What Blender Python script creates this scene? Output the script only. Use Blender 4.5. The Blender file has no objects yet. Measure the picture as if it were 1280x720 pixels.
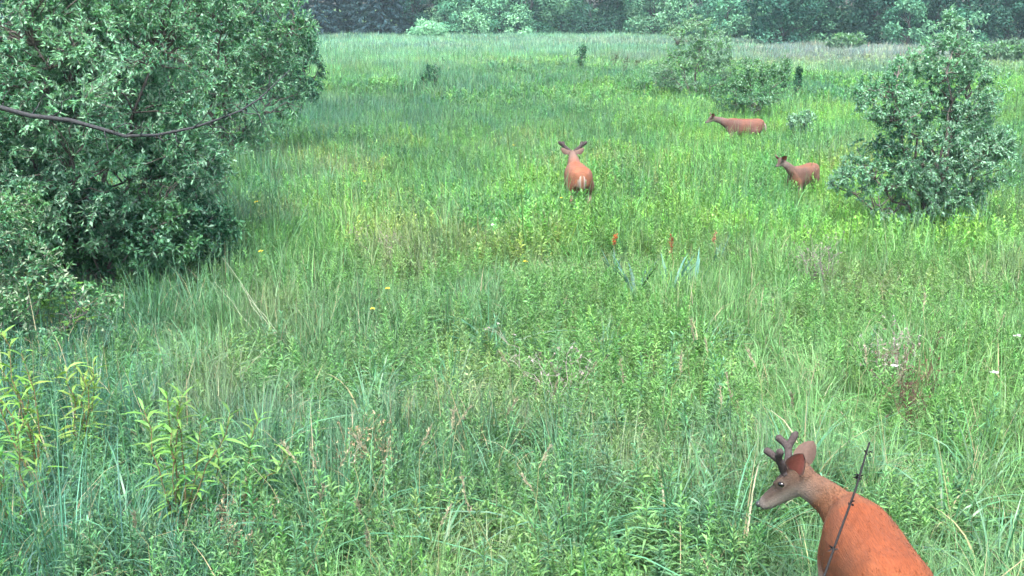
import bpy, bmesh, math, random
import numpy as np
from mathutils import Vector, Matrix

R = math.radians
rng = np.random.default_rng(7)
random.seed(7)
SC = bpy.context.scene
COL = SC.collection

# ------------------------------------------------------------------ camera
F = 1400.0                       # focal length in photo pixels (1280 wide)
CAM_Z = 3.4
PITCH = math.atan(355.0 / F)
cam_d = bpy.data.cameras.new('camera')
cam_d.sensor_width = 36.0
cam_d.lens = F / 1280.0 * 36.0
cam_d.clip_start = 0.1
cam_d.clip_end = 3000
cam = bpy.data.objects.new('camera', cam_d)
cam.location = (0, 0, CAM_Z)
cam.rotation_euler = (R(90) - PITCH, 0, 0)
COL.objects.link(cam)
SC.camera = cam

# ------------------------------------------------------------------ sky, sun, exposure
SUN_EL, SUN_AZ = R(64), R(186)   # azimuth measured clockwise from +Y (the view direction)
world = bpy.data.worlds.new('World')
SC.world = world
world.use_nodes = True
wn = world.node_tree
for n in list(wn.nodes):
    wn.nodes.remove(n)
sky = wn.nodes.new('ShaderNodeTexSky')
sky.sky_type = 'NISHITA'
sky.sun_disc = False
sky.sun_elevation = SUN_EL
sky.sun_rotation = SUN_AZ
sky.air_density = 1.0
sky.dust_density = 4.0
sky.ozone_density = 1.0
bg = wn.nodes.new('ShaderNodeBackground')
bg.inputs['Strength'].default_value = 0.095
wo = wn.nodes.new('ShaderNodeOutputWorld')
wn.links.new(sky.outputs[0], bg.inputs['Color'])
wn.links.new(bg.outputs[0], wo.inputs['Surface'])

sl = bpy.data.lights.new('sun', 'SUN')
sl.energy = 1.5
sl.angle = R(16)
sl.color = (1.0, 0.97, 0.92)
sun = bpy.data.objects.new('sun', sl)
sd = Vector((math.sin(SUN_AZ) * math.cos(SUN_EL), math.cos(SUN_AZ) * math.cos(SUN_EL), math.sin(SUN_EL)))
sun.rotation_euler = sd.to_track_quat('Z', 'Y').to_euler()
sun.location = (0, 0, 30)
COL.objects.link(sun)

vs = SC.view_settings
vs.view_transform = 'Standard'
vs.look = 'None'
vs.gamma = 1.0
vs.exposure = 2.85
vs.use_curve_mapping = False
SC.cycles.max_bounces = 7
SC.cycles.diffuse_bounces = 3
SC.cycles.glossy_bounces = 2
SC.cycles.transmission_bounces = 3
SC.cycles.volume_bounces = 0
SC.cycles.use_adaptive_sampling = True
SC.cycles.adaptive_threshold = 0.03

# ------------------------------------------------------------------ helpers
CT, ST = math.cos(PITCH), math.sin(PITCH)

def pix(px, py, depth):
    """world point on the ray of photo pixel (px, py), at a depth along the view axis"""
    u, v = (px - 640) / F, (py - 360) / F
    return Vector((u * depth, depth * (CT - v * ST), CAM_Z - depth * (ST + v * CT)))

def at(px, py, z=0.0):
    """world point of photo pixel (px, py) at height z"""
    v = (py - 360) / F
    return pix(px, py, (CAM_Z - z) / (ST + v * CT))

_lat = np.random.default_rng(3).random((256, 256))
def vnoise(x, y, s=1.0, o=0.0):
    x = np.asarray(x, float) / s + 100.3 + o
    y = np.asarray(y, float) / s + 57.7 + o * 1.7
    xi, yi = np.floor(x).astype(int), np.floor(y).astype(int)
    fx, fy = x - xi, y - yi
    fx, fy = fx * fx * (3 - 2 * fx), fy * fy * (3 - 2 * fy)
    g = lambda a, b: _lat[a % 256, b % 256]
    return (g(xi, yi) * (1 - fx) + g(xi + 1, yi) * fx) * (1 - fy) + (g(xi, yi + 1) * (1 - fx) + g(xi + 1, yi + 1) * fx) * fy

def ground_h(x, y):
    return (vnoise(x, y, 3.1) - 0.5) * 0.10 + (vnoise(x, y, 17., 9.) - 0.5) * 0.16

def tag(o, label=None, cat=None, group=None, kind=None):
    if label: o['label'] = label
    if cat: o['category'] = cat
    if group: o['group'] = group
    if kind: o['kind'] = kind
    return o

def empty(name, loc, rz=0.0, scale=1.0):
    o = bpy.data.objects.new(name, None)
    o.location = loc
    o.rotation_euler = (0, 0, rz)
    o.scale = (scale,) * 3
    o.empty_display_size = 0.2
    COL.objects.link(o)
    return o

def np_mesh(name, V, tris=None, quads=None, col=None, mat=None, smooth=False):
    me = bpy.data.meshes.new(name)
    V = np.asarray(V, np.float32)
    nt = 0 if tris is None else len(tris)
    nq = 0 if quads is None else len(quads)
    me.vertices.add(len(V))
    me.vertices.foreach_set('co', V.ravel())
    me.loops.add(nt * 3 + nq * 4)
    me.polygons.add(nt + nq)
    idx, st = [], []
    if nt:
        idx.append(np.asarray(tris, np.int32).ravel())
        st.append(np.arange(nt, dtype=np.int32) * 3)
    if nq:
        idx.append(np.asarray(quads, np.int32).ravel())
        st.append(nt * 3 + np.arange(nq, dtype=np.int32) * 4)
    me.loops.foreach_set('vertex_index', np.concatenate(idx))
    me.polygons.foreach_set('loop_start', np.concatenate(st))
    if smooth:
        me.polygons.foreach_set('use_smooth', np.ones(nt + nq, bool))
    me.update(calc_edges=True)
    if col is not None:
        a = me.color_attributes.new('Col', 'FLOAT_COLOR', 'POINT')
        c4 = np.ones((len(V), 4), np.float32)
        c4[:, :3] = col
        a.data.foreach_set('color', c4.ravel())
    if mat: me.materials.append(mat)
    return me

def link(name, me, parent=None):
    o = bpy.data.objects.new(name, me)
    COL.objects.link(o)
    if parent: o.parent = parent
    return o

def unit(a):
    return a / np.maximum(np.linalg.norm(a, axis=-1, keepdims=True), 1e-9)

class Geo:
    """collects triangles / quads with vertex colours into one mesh"""
    def __init__(s): s.V, s.T, s.Q, s.C, s.n = [], [], [], [], 0
    def add(s, V, tris=None, quads=None, col=(1, 1, 1)):
        V = np.asarray(V, float).reshape(-1, 3)
        if tris is not None and len(tris): s.T.append(np.asarray(tris, int).reshape(-1, 3) + s.n)
        if quads is not None and len(quads): s.Q.append(np.asarray(quads, int).reshape(-1, 4) + s.n)
        c = np.empty((len(V), 3)); c[:] = col
        s.V.append(V); s.C.append(c); s.n += len(V)
    def tube(s, pts, rad, sides=6, col=(1, 1, 1), cap=True):
        P = np.asarray(pts, float); n = len(P)
        rad = np.broadcast_to(np.asarray(rad, float), (n,))
        T = np.gradient(P, axis=0); T = unit(T)
        ref = np.array([0.31, 0.17, 0.93]) if abs(T[0][2]) < 0.9 else np.array([1.0, 0.1, 0.0])
        A = unit(np.cross(T, ref)); B = np.cross(T, A)
        ang = np.arange(sides) * 2 * math.pi / sides
        V = P[:, None] + rad[:, None, None] * (np.cos(ang)[None, :, None] * A[:, None] + np.sin(ang)[None, :, None] * B[:, None])
        V = V.reshape(-1, 3)
        i = np.arange(n - 1)[:, None] * sides; j = np.arange(sides)[None]; k = (j + 1) % sides
        Q = np.stack([i + j, i + k, i + sides + k, i + sides + j], -1).reshape(-1, 4)
        T3 = None
        if cap:
            V = np.vstack([V, P[:1], P[-1:]])
            a, b = len(V) - 2, len(V) - 1
            jj = np.arange(sides); kk = (jj + 1) % sides
            T3 = np.vstack([np.stack([kk, jj, np.full(sides, a)], 1), np.stack([(n - 1) * sides + jj, (n - 1) * sides + kk, np.full(sides, b)], 1)])
        s.add(V, T3, Q, col)
    def leaves(s, P, D, N, L, W, col, droop=0.15, fold=0.25):
        """folded pointed leaves: base P, direction D, face normal N, length L, width W (arrays)"""
        P, D, N = np.asarray(P, float), unit(np.asarray(D, float)), np.asarray(N, float)
        n = len(P)
        L = np.broadcast_to(np.asarray(L, float), (n,))[:, None]; W = np.broadcast_to(np.asarray(W, float), (n,))[:, None]
        S = unit(np.cross(D, N)); N = unit(np.cross(S, D))
        m = P + D * L * 0.45
        a = m + S * W * 0.5 + N * W * fold
        b = m - S * W * 0.5 + N * W * fold
        t = P + D * L - N * L * droop
        V = np.stack([P, a, t, b], 1).reshape(-1, 3)
        i = np.arange(n)[:, None] * 4
        T = np.concatenate([i + [[0, 1, 2]], i + [[0, 2, 3]]], 1).reshape(-1, 3)
        c = np.repeat(np.broadcast_to(np.asarray(col, float), (n, 3)), 4, axis=0)
        s.add(V, T, None, c)
    def long_leaves(s, P, D, L, W, bend, col, seg=4, peak=0.35, tipfac=0.0):
        """strap / lance leaves that arch over under gravity; bend = how far the tip falls (fraction of L)"""
        P, D = np.asarray(P, float), unit(np.asarray(D, float)); n = len(P)
        L = np.broadcast_to(np.asarray(L, float), (n,)); W = np.broadcast_to(np.asarray(W, float), (n,)); bend = np.broadcast_to(np.asarray(bend, float), (n,))
        H = D * [1, 1, 0] + rng.normal(0, .02, (n, 3)) * [1, 1, 0]
        H = unit(H)
        S = np.stack([-H[:, 1], H[:, 0], np.zeros(n)], 1)
        # twist the blade's face a little
        tw = rng.normal(0, .5, n)[:, None]
        S = unit(S * np.cos(tw) + np.cross(H, S) * np.sin(tw) * .6)
        rows = []
        for k in range(seg + 1):
            t = k / seg
            c = P + D * (L * t)[:, None] + (H * (bend * L * t * t * .75)[:, None]) - np.array([0, 0, 1.0]) * (bend * L * t ** 2.2 * .8)[:, None]
            if k == seg: rows.append(c[:, None])
            else:
                w = np.interp(t, [0, peak, 1], [.45, 1, .12])
                rows.append(np.stack([c + S * (W * w * .5)[:, None], c - S * (W * w * .5)[:, None]], 1))
        V = np.concatenate(rows, 1)
        nv = V.shape[1]
        i = np.arange(n)[:, None] * nv
        Q = np.concatenate([i + [[2 * k, 2 * k + 1, 2 * k + 3, 2 * k + 2]] for k in range(seg - 1)], 1).reshape(-1, 4)
        T = (i + [[2 * seg - 2, 2 * seg - 1, 2 * seg]]).reshape(-1, 3)
        c = np.repeat(np.broadcast_to(np.asarray(col, float), (n, 3)), nv, axis=0)
        s.add(V.reshape(-1, 3), T, Q, c)
    def mesh(s, name, mat=None, smooth=False):
        return np_mesh(name, np.vstack(s.V), np.vstack(s.T) if s.T else None, np.vstack(s.Q) if s.Q else None, np.vstack(s.C), mat, smooth)

def jit(col, n, amt=0.18, hue=0.06):
    """n variations of a base colour"""
    c = np.asarray(col, float)[None] * (1 + rng.normal(0, amt, (n, 1))) * (1 + rng.normal(0, hue, (n, 3)))
    return np.clip(c, 0.004, 0.9)

# ------------------------------------------------------------------ materials
def new_mat(name):
    m = bpy.data.materials.new(name); m.use_nodes = True
    nt = m.node_tree
    for n in list(nt.nodes): nt.nodes.remove(n)
    return m, nt, nt.nodes.new('ShaderNodeOutputMaterial')

def leaf_mat(name, trans=0.32, rough=0.5, spec=0.35, instanced=False, tcol=(1.05, 1.2, 0.7)):
    m, nt, out = new_mat(name)
    a = nt.nodes.new('ShaderNodeAttribute'); a.attribute_name = 'Col'
    col = a.outputs['Color']
    if instanced:
        b = nt.nodes.new('ShaderNodeAttribute'); b.attribute_type = 'INSTANCER'; b.attribute_name = 'tint'
        mx = nt.nodes.new('ShaderNodeMix'); mx.data_type = 'RGBA'; mx.blend_type = 'MULTIPLY'; mx.inputs[0].default_value = 1
        nt.links.new(col, mx.inputs[6]); nt.links.new(b.outputs['Color'], mx.inputs[7]); col = mx.outputs[2]
        ge = nt.nodes.new('ShaderNodeNewGeometry')
        nz = nt.nodes.new('ShaderNodeTexNoise'); nz.inputs['Scale'].default_value = .9; nz.inputs['Detail'].default_value = 3
        nt.links.new(ge.outputs['Position'], nz.inputs['Vector'])
        cr = nt.nodes.new('ShaderNodeValToRGB')
        cr.color_ramp.elements[0].position = .34; cr.color_ramp.elements[1].position = .66
        cr.color_ramp.elements[0].color = (.68, .82, 1.0, 1); cr.color_ramp.elements[1].color = (1.25, 1.18, .9, 1)
        nt.links.new(nz.outputs['Fac'], cr.inputs['Fac'])
        m3 = nt.nodes.new('ShaderNodeMix'); m3.data_type = 'RGBA'; m3.blend_type = 'MULTIPLY'; m3.inputs[0].default_value = 1
        nt.links.new(col, m3.inputs[6]); nt.links.new(cr.outputs[0], m3.inputs[7]); col = m3.outputs[2]
    p = nt.nodes.new('ShaderNodeBsdfPrincipled')
    p.inputs['Roughness'].default_value = rough
    p.inputs['Specular IOR Level'].default_value = spec
    nt.links.new(col, p.inputs['Base Color'])
    t = nt.nodes.new('ShaderNodeBsdfTranslucent')
    mt = nt.nodes.new('ShaderNodeMix'); mt.data_type = 'RGBA'; mt.blend_type = 'MULTIPLY'; mt.inputs[0].default_value = 1
    mt.inputs[7].default_value = (*tcol, 1)
    nt.links.new(col, mt.inputs[6]); nt.links.new(mt.outputs[2], t.inputs['Color'])
    ms = nt.nodes.new('ShaderNodeMixShader'); ms.inputs[0].default_value = trans
    nt.links.new(p.outputs[0], ms.inputs[1]); nt.links.new(t.outputs[0], ms.inputs[2])
    nt.links.new(ms.outputs[0], out.inputs['Surface'])
    return m

def noise_mat(name, c0, c1, scale=30, rough=0.8, bump=0.3, stretch=(1, 1, 1), attr=False, spec=0.3, dist=0.01):
    m, nt, out = new_mat(name)
    tc = nt.nodes.new('ShaderNodeTexCoord')
    mp = nt.nodes.new('ShaderNodeMapping'); mp.inputs['Scale'].default_value = stretch
    nz = nt.nodes.new('ShaderNodeTexNoise'); nz.inputs['Scale'].default_value = scale; nz.inputs['Detail'].default_value = 5
    nt.links.new(tc.outputs['Object'], mp.inputs['Vector']); nt.links.new(mp.outputs[0], nz.inputs['Vector'])
    cr = nt.nodes.new('ShaderNodeValToRGB')
    cr.color_ramp.elements[0].position = .3; cr.color_ramp.elements[1].position = .72
    cr.color_ramp.elements[0].color = (*c0, 1); cr.color_ramp.elements[1].color = (*c1, 1)
    nt.links.new(nz.outputs['Fac'], cr.inputs['Fac'])
    col = cr.outputs['Color']
    if attr:
        a = nt.nodes.new('ShaderNodeAttribute'); a.attribute_name = 'Col'
        mx = nt.nodes.new('ShaderNodeMix'); mx.data_type = 'RGBA'; mx.blend_type = 'MULTIPLY'; mx.inputs[0].default_value = 1
        nt.links.new(a.outputs['Color'], mx.inputs[6]); nt.links.new(col, mx.inputs[7]); col = mx.outputs[2]
    p = nt.nodes.new('ShaderNodeBsdfPrincipled')
    p.inputs['Roughness'].default_value = rough; p.inputs['Specular IOR Level'].default_value = spec
    nt.links.new(col, p.inputs['Base Color'])
    if bump:
        b = nt.nodes.new('ShaderNodeBump'); b.inputs['Strength'].default_value = bump; b.inputs['Distance'].default_value = dist
        nt.links.new(nz.outputs['Fac'], b.inputs['Height']); nt.links.new(b.outputs[0], p.inputs['Normal'])
    nt.links.new(p.outputs[0], out.inputs['Surface'])
    return m

M_GRASS = leaf_mat('grass_blades_near', 0.34, 0.5, 0.22)
M_GRASS_I = leaf_mat('grass_blades', 0.34, 0.5, 0.2, True)
M_HERB_I = leaf_mat('herb_leaves_scattered', 0.34, 0.5, 0.2, True)
M_LEAF = leaf_mat('leaves', 0.32, 0.6, 0.15)
M_FAR = leaf_mat('far_leaves', 0.25, 0.7, 0.15)
M_HERB = leaf_mat('herb_leaves', 0.34, 0.5, 0.22)
M_BARK = noise_mat('bark', (.05, .045, .04), (.14, .125, .11), 40, .9, .6, (1, 1, .25))
M_DARKBARK = noise_mat('dark_bark', (.010, .012, .014), (.032, .034, .036), 50, .8, .5, (1, 1, .3))
M_FARBARK = noise_mat('far_bark', (.02, .02, .02), (.05, .048, .045), 8, .9, .3)
M_DRY = leaf_mat('dry_stalks', 0.2, 0.8, 0.2, tcol=(1, 1, 1))
M_DRY_I = leaf_mat('dry_stalks_scattered', 0.2, 0.8, 0.2, True, tcol=(1, 1, 1))

# ------------------------------------------------------------------ ground
def build_ground():
    xs = np.concatenate([np.linspace(-700, -60, 14), np.linspace(-56, 56, 113), np.linspace(60, 700, 14)])
    ys = np.concatenate([np.linspace(-300, -6, 10), np.linspace(-5, 140, 146), np.linspace(145, 1100, 16)])
    X, Y = np.meshgrid(xs, ys)
    Z = ground_h(X, Y)
    V = np.stack([X, Y, Z], -1).reshape(-1, 3)
    w = len(xs)
    i = (np.arange(len(ys) - 1)[:, None] * w + np.arange(w - 1)[None]).ravel()
    Q = np.stack([i, i + 1, i + w + 1, i + w], 1)
    m, nt, out = new_mat('meadow_floor')
    tc = nt.nodes.new('ShaderNodeTexCoord')
    n1 = nt.nodes.new('ShaderNodeTexNoise'); n1.inputs['Scale'].default_value = 9; n1.inputs['Detail'].default_value = 8
    n2 = nt.nodes.new('ShaderNodeTexNoise'); n2.inputs['Scale'].default_value = .25; n2.inputs['Detail'].default_value = 4
    nt.links.new(tc.outputs['Object'], n1.inputs['Vector']); nt.links.new(tc.outputs['Object'], n2.inputs['Vector'])
    r1 = nt.nodes.new('ShaderNodeValToRGB')
    r1.color_ramp.elements[0].position = .3; r1.color_ramp.elements[1].position = .7
    r1.color_ramp.elements[0].color = (.028, .05, .02, 1); r1.color_ramp.elements[1].color = (.07, .13, .045, 1)
    r2 = nt.nodes.new('ShaderNodeValToRGB')
    r2.color_ramp.elements[0].position = .35; r2.color_ramp.elements[1].position = .65
    r2.color_ramp.elements[0].color = (.7, .85, .8, 1); r2.color_ramp.elements[1].color = (1.1, 1.15, .95, 1)
    nt.links.new(n1.outputs['Fac'], r1.inputs['Fac']); nt.links.new(n2.outputs['Fac'], r2.inputs['Fac'])
    mx = nt.nodes.new('ShaderNodeMix'); mx.data_type = 'RGBA'; mx.blend_type = 'MULTIPLY'; mx.inputs[0].default_value = 1
    nt.links.new(r1.outputs[0], mx.inputs[6]); nt.links.new(r2.outputs[0], mx.inputs[7])
    p = nt.nodes.new('ShaderNodeBsdfPrincipled'); p.inputs['Roughness'].default_value = .95; p.inputs['Specular IOR Level'].default_value = .1
    nt.links.new(mx.outputs[2], p.inputs['Base Color'])
    b = nt.nodes.new('ShaderNodeBump'); b.inputs['Strength'].default_value = .6; b.inputs['Distance'].default_value = .05
    nt.links.new(n1.outputs['Fac'], b.inputs['Height']); nt.links.new(b.outputs[0], p.inputs['Normal'])
    nt.links.new(p.outputs[0], out.inputs['Surface'])
    o = link('ground', np_mesh('ground', V, None, Q, None, m, True))
    tag(o, 'gently rolling meadow ground under the tall grass', 'ground', kind='structure')
build_ground()

# ------------------------------------------------------------------ woody plants
def lobe_points(lobes, n, shell=0.55):
    """n points in a union of ellipsoid lobes [(cx,cy,cz, rx,ry,rz)], biased outwards"""
    Lb = np.asarray(lobes, float)
    w = (Lb[:, 3] * Lb[:, 4] * Lb[:, 5]) ** (2 / 3); w /= w.sum()
    k = rng.choice(len(Lb), n, p=w)
    d = unit(rng.normal(size=(n, 3)))
    r = rng.random(n) ** (1 / 3) * (1 - shell) + shell * rng.random(n) ** .25
    return Lb[k, :3] + d * Lb[k, 3:] * r[:, None] * (0.85 + .3 * rng.random((n, 1)))

def curve_pts(a, b, n=6, sag=0.1, wob=0.05):
    a, b = np.asarray(a, float), np.asarray(b, float)
    L = np.linalg.norm(b - a)
    t = np.linspace(0, 1, n)[:, None]
    off = rng.normal(0, wob * L, (n, 3)); off[0] = 0; off[-1] = 0
    c = a + (b - a) * t + off
    c[:, 2] += np.sin(np.pi * t[:, 0]) * sag * L
    return c

def shrub(name, base, lobes, label, cat, cols, twigs=1200, per=18, leaf=(.06, .026), stems=5, group=None, twig_len=.5,
          trunk_r=.05, pale=0.15, pale_col=(.20, .34, .24), mat=None, bark=None, minz=0.12, extra=None, shell=.55, sides=6, up=.25, gap=.30):
    """a multi-stemmed bush: trunk (stems, branches, twigs) and crown (separate leaves along the twigs)"""
    bz = float(ground_h(base[0], base[1])) - .03
    root = empty(name, (base[0], base[1], bz))
    tag(root, label, cat, group)
    g = Geo()
    Lb = np.asarray(lobes, float)
    nodes = []
    for k in range(stems):
        c = Lb[k % len(Lb)]
        tip = c[:3] + rng.normal(0, .28, 3) * c[3:]
        b0 = np.array([rng.normal(0, trunk_r * 1.6), rng.normal(0, trunk_r * 1.6), -.05])
        tip[2] = max(tip[2], .4)
        P = curve_pts(b0, tip, 9, .08, .035)
        g.tube(P, np.linspace(trunk_r, trunk_r * .25, 9), sides)
        nodes.append(P[2:])
    nodes = np.vstack(nodes)
    tips = lobe_points(lobes, max(10, twigs // 14), .3)
    sec = []
    for t in tips:
        if t[2] < minz + .1: continue
        j = np.argmin(np.linalg.norm(nodes - t, axis=1) + np.maximum(0, nodes[:, 2] - t[2] + .1) * 1.5)
        P = curve_pts(nodes[j], t, 6, .06, .05)
        g.tube(P, np.linspace(trunk_r * .32, trunk_r * .08, 6), 4, cap=False)
        sec.append(P[1:])
    allp = np.vstack([nodes] + sec)
    T = lobe_points(lobes, twigs, shell)
    # uneven density: holes in the crown
    keep = (vnoise(T[:, 0] + base[0] + T[:, 1] * .7, T[:, 2] + base[1], .42) > gap) & (T[:, 2] > minz)
    T = T[keep]
    lp, ld, ln = [], [], []
    for t in T:
        j = np.argmin(((allp - t) ** 2).sum(1))
        a = allp[j]
        v = t - a; L = np.linalg.norm(v)
        if L < 1e-3: continue
        if L > twig_len * 1.6: a = t - v / L * twig_len * 1.6 if rng.random() < .0 else a
        P = curve_pts(a, t, 5, .05, .05)
        g.tube(P, np.linspace(trunk_r * .10, trunk_r * .04, 5), 3, cap=False)
        # leaves along the outer part of the twig
        n = max(3, int(per * rng.uniform(.6, 1.4)))
        ext = min(1.0, twig_len / L)
        u = 1 - ext * rng.random(n)
        q = np.stack([np.interp(u, np.linspace(0, 1, 5), P[:, i]) for i in range(3)], 1)
        ax = v / L
        d = unit(ax * .7 + rng.normal(0, .75, (n, 3)) + [0, 0, up * .4])
        lp.append(q); ld.append(d); ln.append(unit(rng.normal(0, .55, (n, 3)) + [0, 0, 1.0]))
    lp, ld, ln = np.vstack(lp), np.vstack(ld), np.vstack(ln)
    n = len(lp)
    ck = rng.choice(len(cols), n)
    # neighbouring leaves share a tone
    sh = vnoise(lp[:, 0] * 1.0 + lp[:, 1], lp[:, 2] * 1.1, .5, 4.)
    ck = np.clip((sh * len(cols) * 1.15 + rng.normal(0, .45, n) - .1).astype(int), 0, len(cols) - 1)
    c = np.asarray(cols, float)[ck] * (1 + rng.normal(0, .2, (n, 1))) * (1 + rng.normal(0, .05, (n, 3)))
    pm = rng.random(n) < pale * (.4 + 1.2 * vnoise(lp[:, 0], lp[:, 2], .7, 8.))
    c[pm] = np.asarray(pale_col) * (1 + rng.normal(0, .15, (pm.sum(), 1)))
    c = np.clip(c, .005, .8)
    gl = Geo()
    gl.leaves(lp, ld, ln, np.clip(rng.lognormal(0, .3, n), .45, 1.7) * leaf[0], np.clip(rng.lognormal(0, .25, n), .5, 1.6) * leaf[1], c, .12, .22)
    if extra: extra(g, gl)
    link('trunk', g.mesh('trunk', bark or M_BARK, True), root)
    link('crown', gl.mesh('crown', mat or M_LEAF), root)
    return root

OLIVE = [(.04, .125, .07), (.06, .17, .09), (.085, .22, .115), (.115, .27, .14)]
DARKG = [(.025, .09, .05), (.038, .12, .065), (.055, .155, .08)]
LIGHT = [(.065, .175, .07), (.09, .225, .09), (.12, .28, .10)]
SILVER = [(.045, .14, .08), (.068, .19, .105), (.10, .25, .135), (.14, .31, .175)]
MINT = [(.10, .19, .12), (.13, .24, .15), (.16, .29, .17)]

def left_limb(g, gl):
    """the long dark limb that hangs across the front of the big bush"""
    base = big_base
    path = [(0.15, -.15, .25), (-.35, -.9, 1.3)]
    for px, py, d in [(-60, 128, 11.6), (-20, 130, 11.5), (0, 134, 11.5), (40, 145, 11.5), (90, 155, 11.5), (130, 164, 11.6), (160, 167, 11.6), (195, 166, 11.7),
                      (240, 160, 11.8), (275, 150, 12.0), (300, 139, 12.2), (322, 122, 12.4), (345, 100, 12.8), (362, 88, 13.2)]:
        p = pix(px, py, d - .75)
        path.append((p.x - base[0], p.y - base[1], p.z - (float(ground_h(base[0], base[1])) - .03)))
    P = np.array(path)
    r = np.interp(np.arange(len(P)), [0, 2, 6, 9, len(P) - 1], [.045, .026, .022, .015, .005])
    P2 = P + np.vstack([np.zeros((2, 3)), rng.normal(0, .020, (len(P) - 2, 3))])
    return P2, r

# left hedge ---------------------------------------------------------------
big_base = (-5.25, 12.9)
shrub('bush', big_base,
      [(-.5, 0, 3.6, 1.9, 1.5, 1.5), (.55, -.3, 2.6, 1.5, 1.5, 1.1), (-1.1, -.5, 2.2, 1.4, 1.3, 1.2), (.95, .0, 1.55, 1.05, 1.1, .8), (-.2, .6, 4.6, 1.8, 1.4, 1.2),
       (.9, .4, 3.7, 1.4, 1.3, 1.1), (.2, -.7, 1.4, 1.1, .8, .7), (-1.9, .1, 3.2, 1.3, 1.4, 1.8), (.85, -.15, .95, .75, .7, .6), (-.6, -.6, 1.1, 1.0, .7, .7), (1.2, .6, 1.2, .8, .7, .8), (.3, 1.0, 1.5, 1.5, .7, 1.1), (-.9, .9, 2.0, 1.6, .8, 1.2), (.2, .5, 2.4, 1.3, .8, .8)],
      'huge silvery green bush with a long dark limb sagging across its front', 'bush', SILVER, twigs=11500, per=22, leaf=(.058, .023), stems=14, twig_len=.5, trunk_r=.04, gap=.20, pale=.3)
P2, r2 = left_limb(None, None)
gl_ = Geo(); gl_.tube(P2, r2, 8)
for k in (4, 5, 7, 8, 9, 10, 11, 12, 13):
    for j in range(2):
        q = P2[k] * (1 - .5 * j) + P2[k + 1] * .5 * j; e = q + np.array([rng.uniform(.05, .3), rng.normal(0, .08), rng.choice([-1, 1, 1]) * rng.uniform(.06, .25)])
        gl_.tube(curve_pts(q, e, 5, .1, .09), np.linspace(.008, .002, 5), 4)
M_STALK = noise_mat('dead_stalk', (.006, .006, .007), (.018, .017, .016), 60, .8, .3, spec=.15)
o = link('limb', gl_.mesh('limb', M_DARKBARK, True), [x for x in bpy.data.objects if x.name == 'bush'][0])
o['label'] = 'long dark bare limb sagging sideways'

b = at(268, 213, .2)
shrub('bush', (b.x, b.y), [(0, 0, 2.6, 1.7, 1.5, 1.3), (.75, -.1, 1.6, 1.1, 1.2, 1.0), (-1.2, 0, 2.4, 1.5, 1.4, 1.4), (1.2, .2, 2.9, 1.05, 1.1, .95), (.2, .3, 3.6, 1.6, 1.4, 1.0), (.4, -.4, .8, 1.0, .9, .6)],
      'tall pale green bush joining the huge silvery bush and a dark one', 'bush', LIGHT[:2] + SILVER[1:], twigs=3000, per=18, leaf=(.08, .032), stems=9, twig_len=.6, trunk_r=.05, pale=.22)
b = at(352, 138, .3)
shrub('bush', (b.x, b.y), [(0, 0, 1.5, 1.2, 1.2, 1.2), (.75, -.1, 1.5, .7, .9, 1.1), (-.8, 0, 1.8, 1.1, 1.1, 1.2), (.3, -.3, .8, 1.0, .9, .7), (.35, 0, 2.5, .8, .8, .55)],
      'dark green rounded bush at the far end of the hedge', 'bush', DARKG[1:] + SILVER[:2], twigs=1600, per=16, leaf=(.10, .042), stems=7, twig_len=.55, trunk_r=.05, pale=.12)
b = at(12, 440, .1)
shrub('bush', (b.x, b.y), [(0, 0, .95, .65, .6, .5), (.4, -.1, .6, .5, .45, .45), (-.35, .1, 1.2, .6, .6, .55), (.05, .15, 1.4, .5, .5, .35), (.75, -.25, .55, .5, .4, .42), (.2, -.5, .5, .5, .4, .4)],
      'low twiggy grey green shrub at the foot of the huge silvery bush', 'shrub', OLIVE[:3] + LIGHT[:2], twigs=1150, per=14, leaf=(.05, .021), stems=8, twig_len=.3, trunk_r=.018, pale=.2, pale_col=(.2, .27, .18))
b = at(120, 372, .1)
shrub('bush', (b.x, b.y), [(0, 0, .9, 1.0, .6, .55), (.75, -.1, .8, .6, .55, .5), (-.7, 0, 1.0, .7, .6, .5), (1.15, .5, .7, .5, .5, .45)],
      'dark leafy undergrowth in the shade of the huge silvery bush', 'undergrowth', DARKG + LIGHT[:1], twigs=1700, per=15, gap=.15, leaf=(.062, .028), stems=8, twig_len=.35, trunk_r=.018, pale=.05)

# right hand shrub -----------------------------------------------------------
b = at(1158, 292, .2)
shrub('bush', (b.x, b.y),
      [(-.05, 0, 1.45, .8, .8, .85), (-.85, -.1, 1.15, .60, .6, .48), (-.75, 0, 2.15, .48, .6, .45), (-.35, .1, 2.4, .5, .6, .45), (.12, 0, 2.75, .42, .5, .5), (.68, .0, 1.3, .5, .6, .6),
       (.55, .1, 2.25, .48, .6, .5), (-.35, -.2, .75, .7, .55, .4), (.3, -.2, .6, .5, .5, .4), (-1.2, -.05, 1.0, .3, .35, .25), (.08, 0, 3.15, .18, .2, .28), (.9, 0, 1.5, .22, .3, .3)],
      'rounded silvery shrub standing alone in the meadow right of two deer', 'shrub', SILVER, twigs=4000, per=19, gap=.36, leaf=(.046, .020), stems=12, twig_len=.36, trunk_r=.03, pale=.42, pale_col=(.20, .34, .25))

# shrubs in the middle distance: (px, py of the foot, lobes, label, cols, pale, twigs)
def mid_shrub(px, py, lobes, label, cols, twigs, leaf, pale=.15, stems=6, r=.03, cat='shrub', per=12, name='shrub', group=None, z=.35):
    b = at(px, py, z)
    return shrub(name, (b.x, b.y), lobes, label, cat, cols, twigs=twigs, per=per, leaf=leaf, stems=stems, twig_len=.45, trunk_r=r, pale=pale, group=group)

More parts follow.
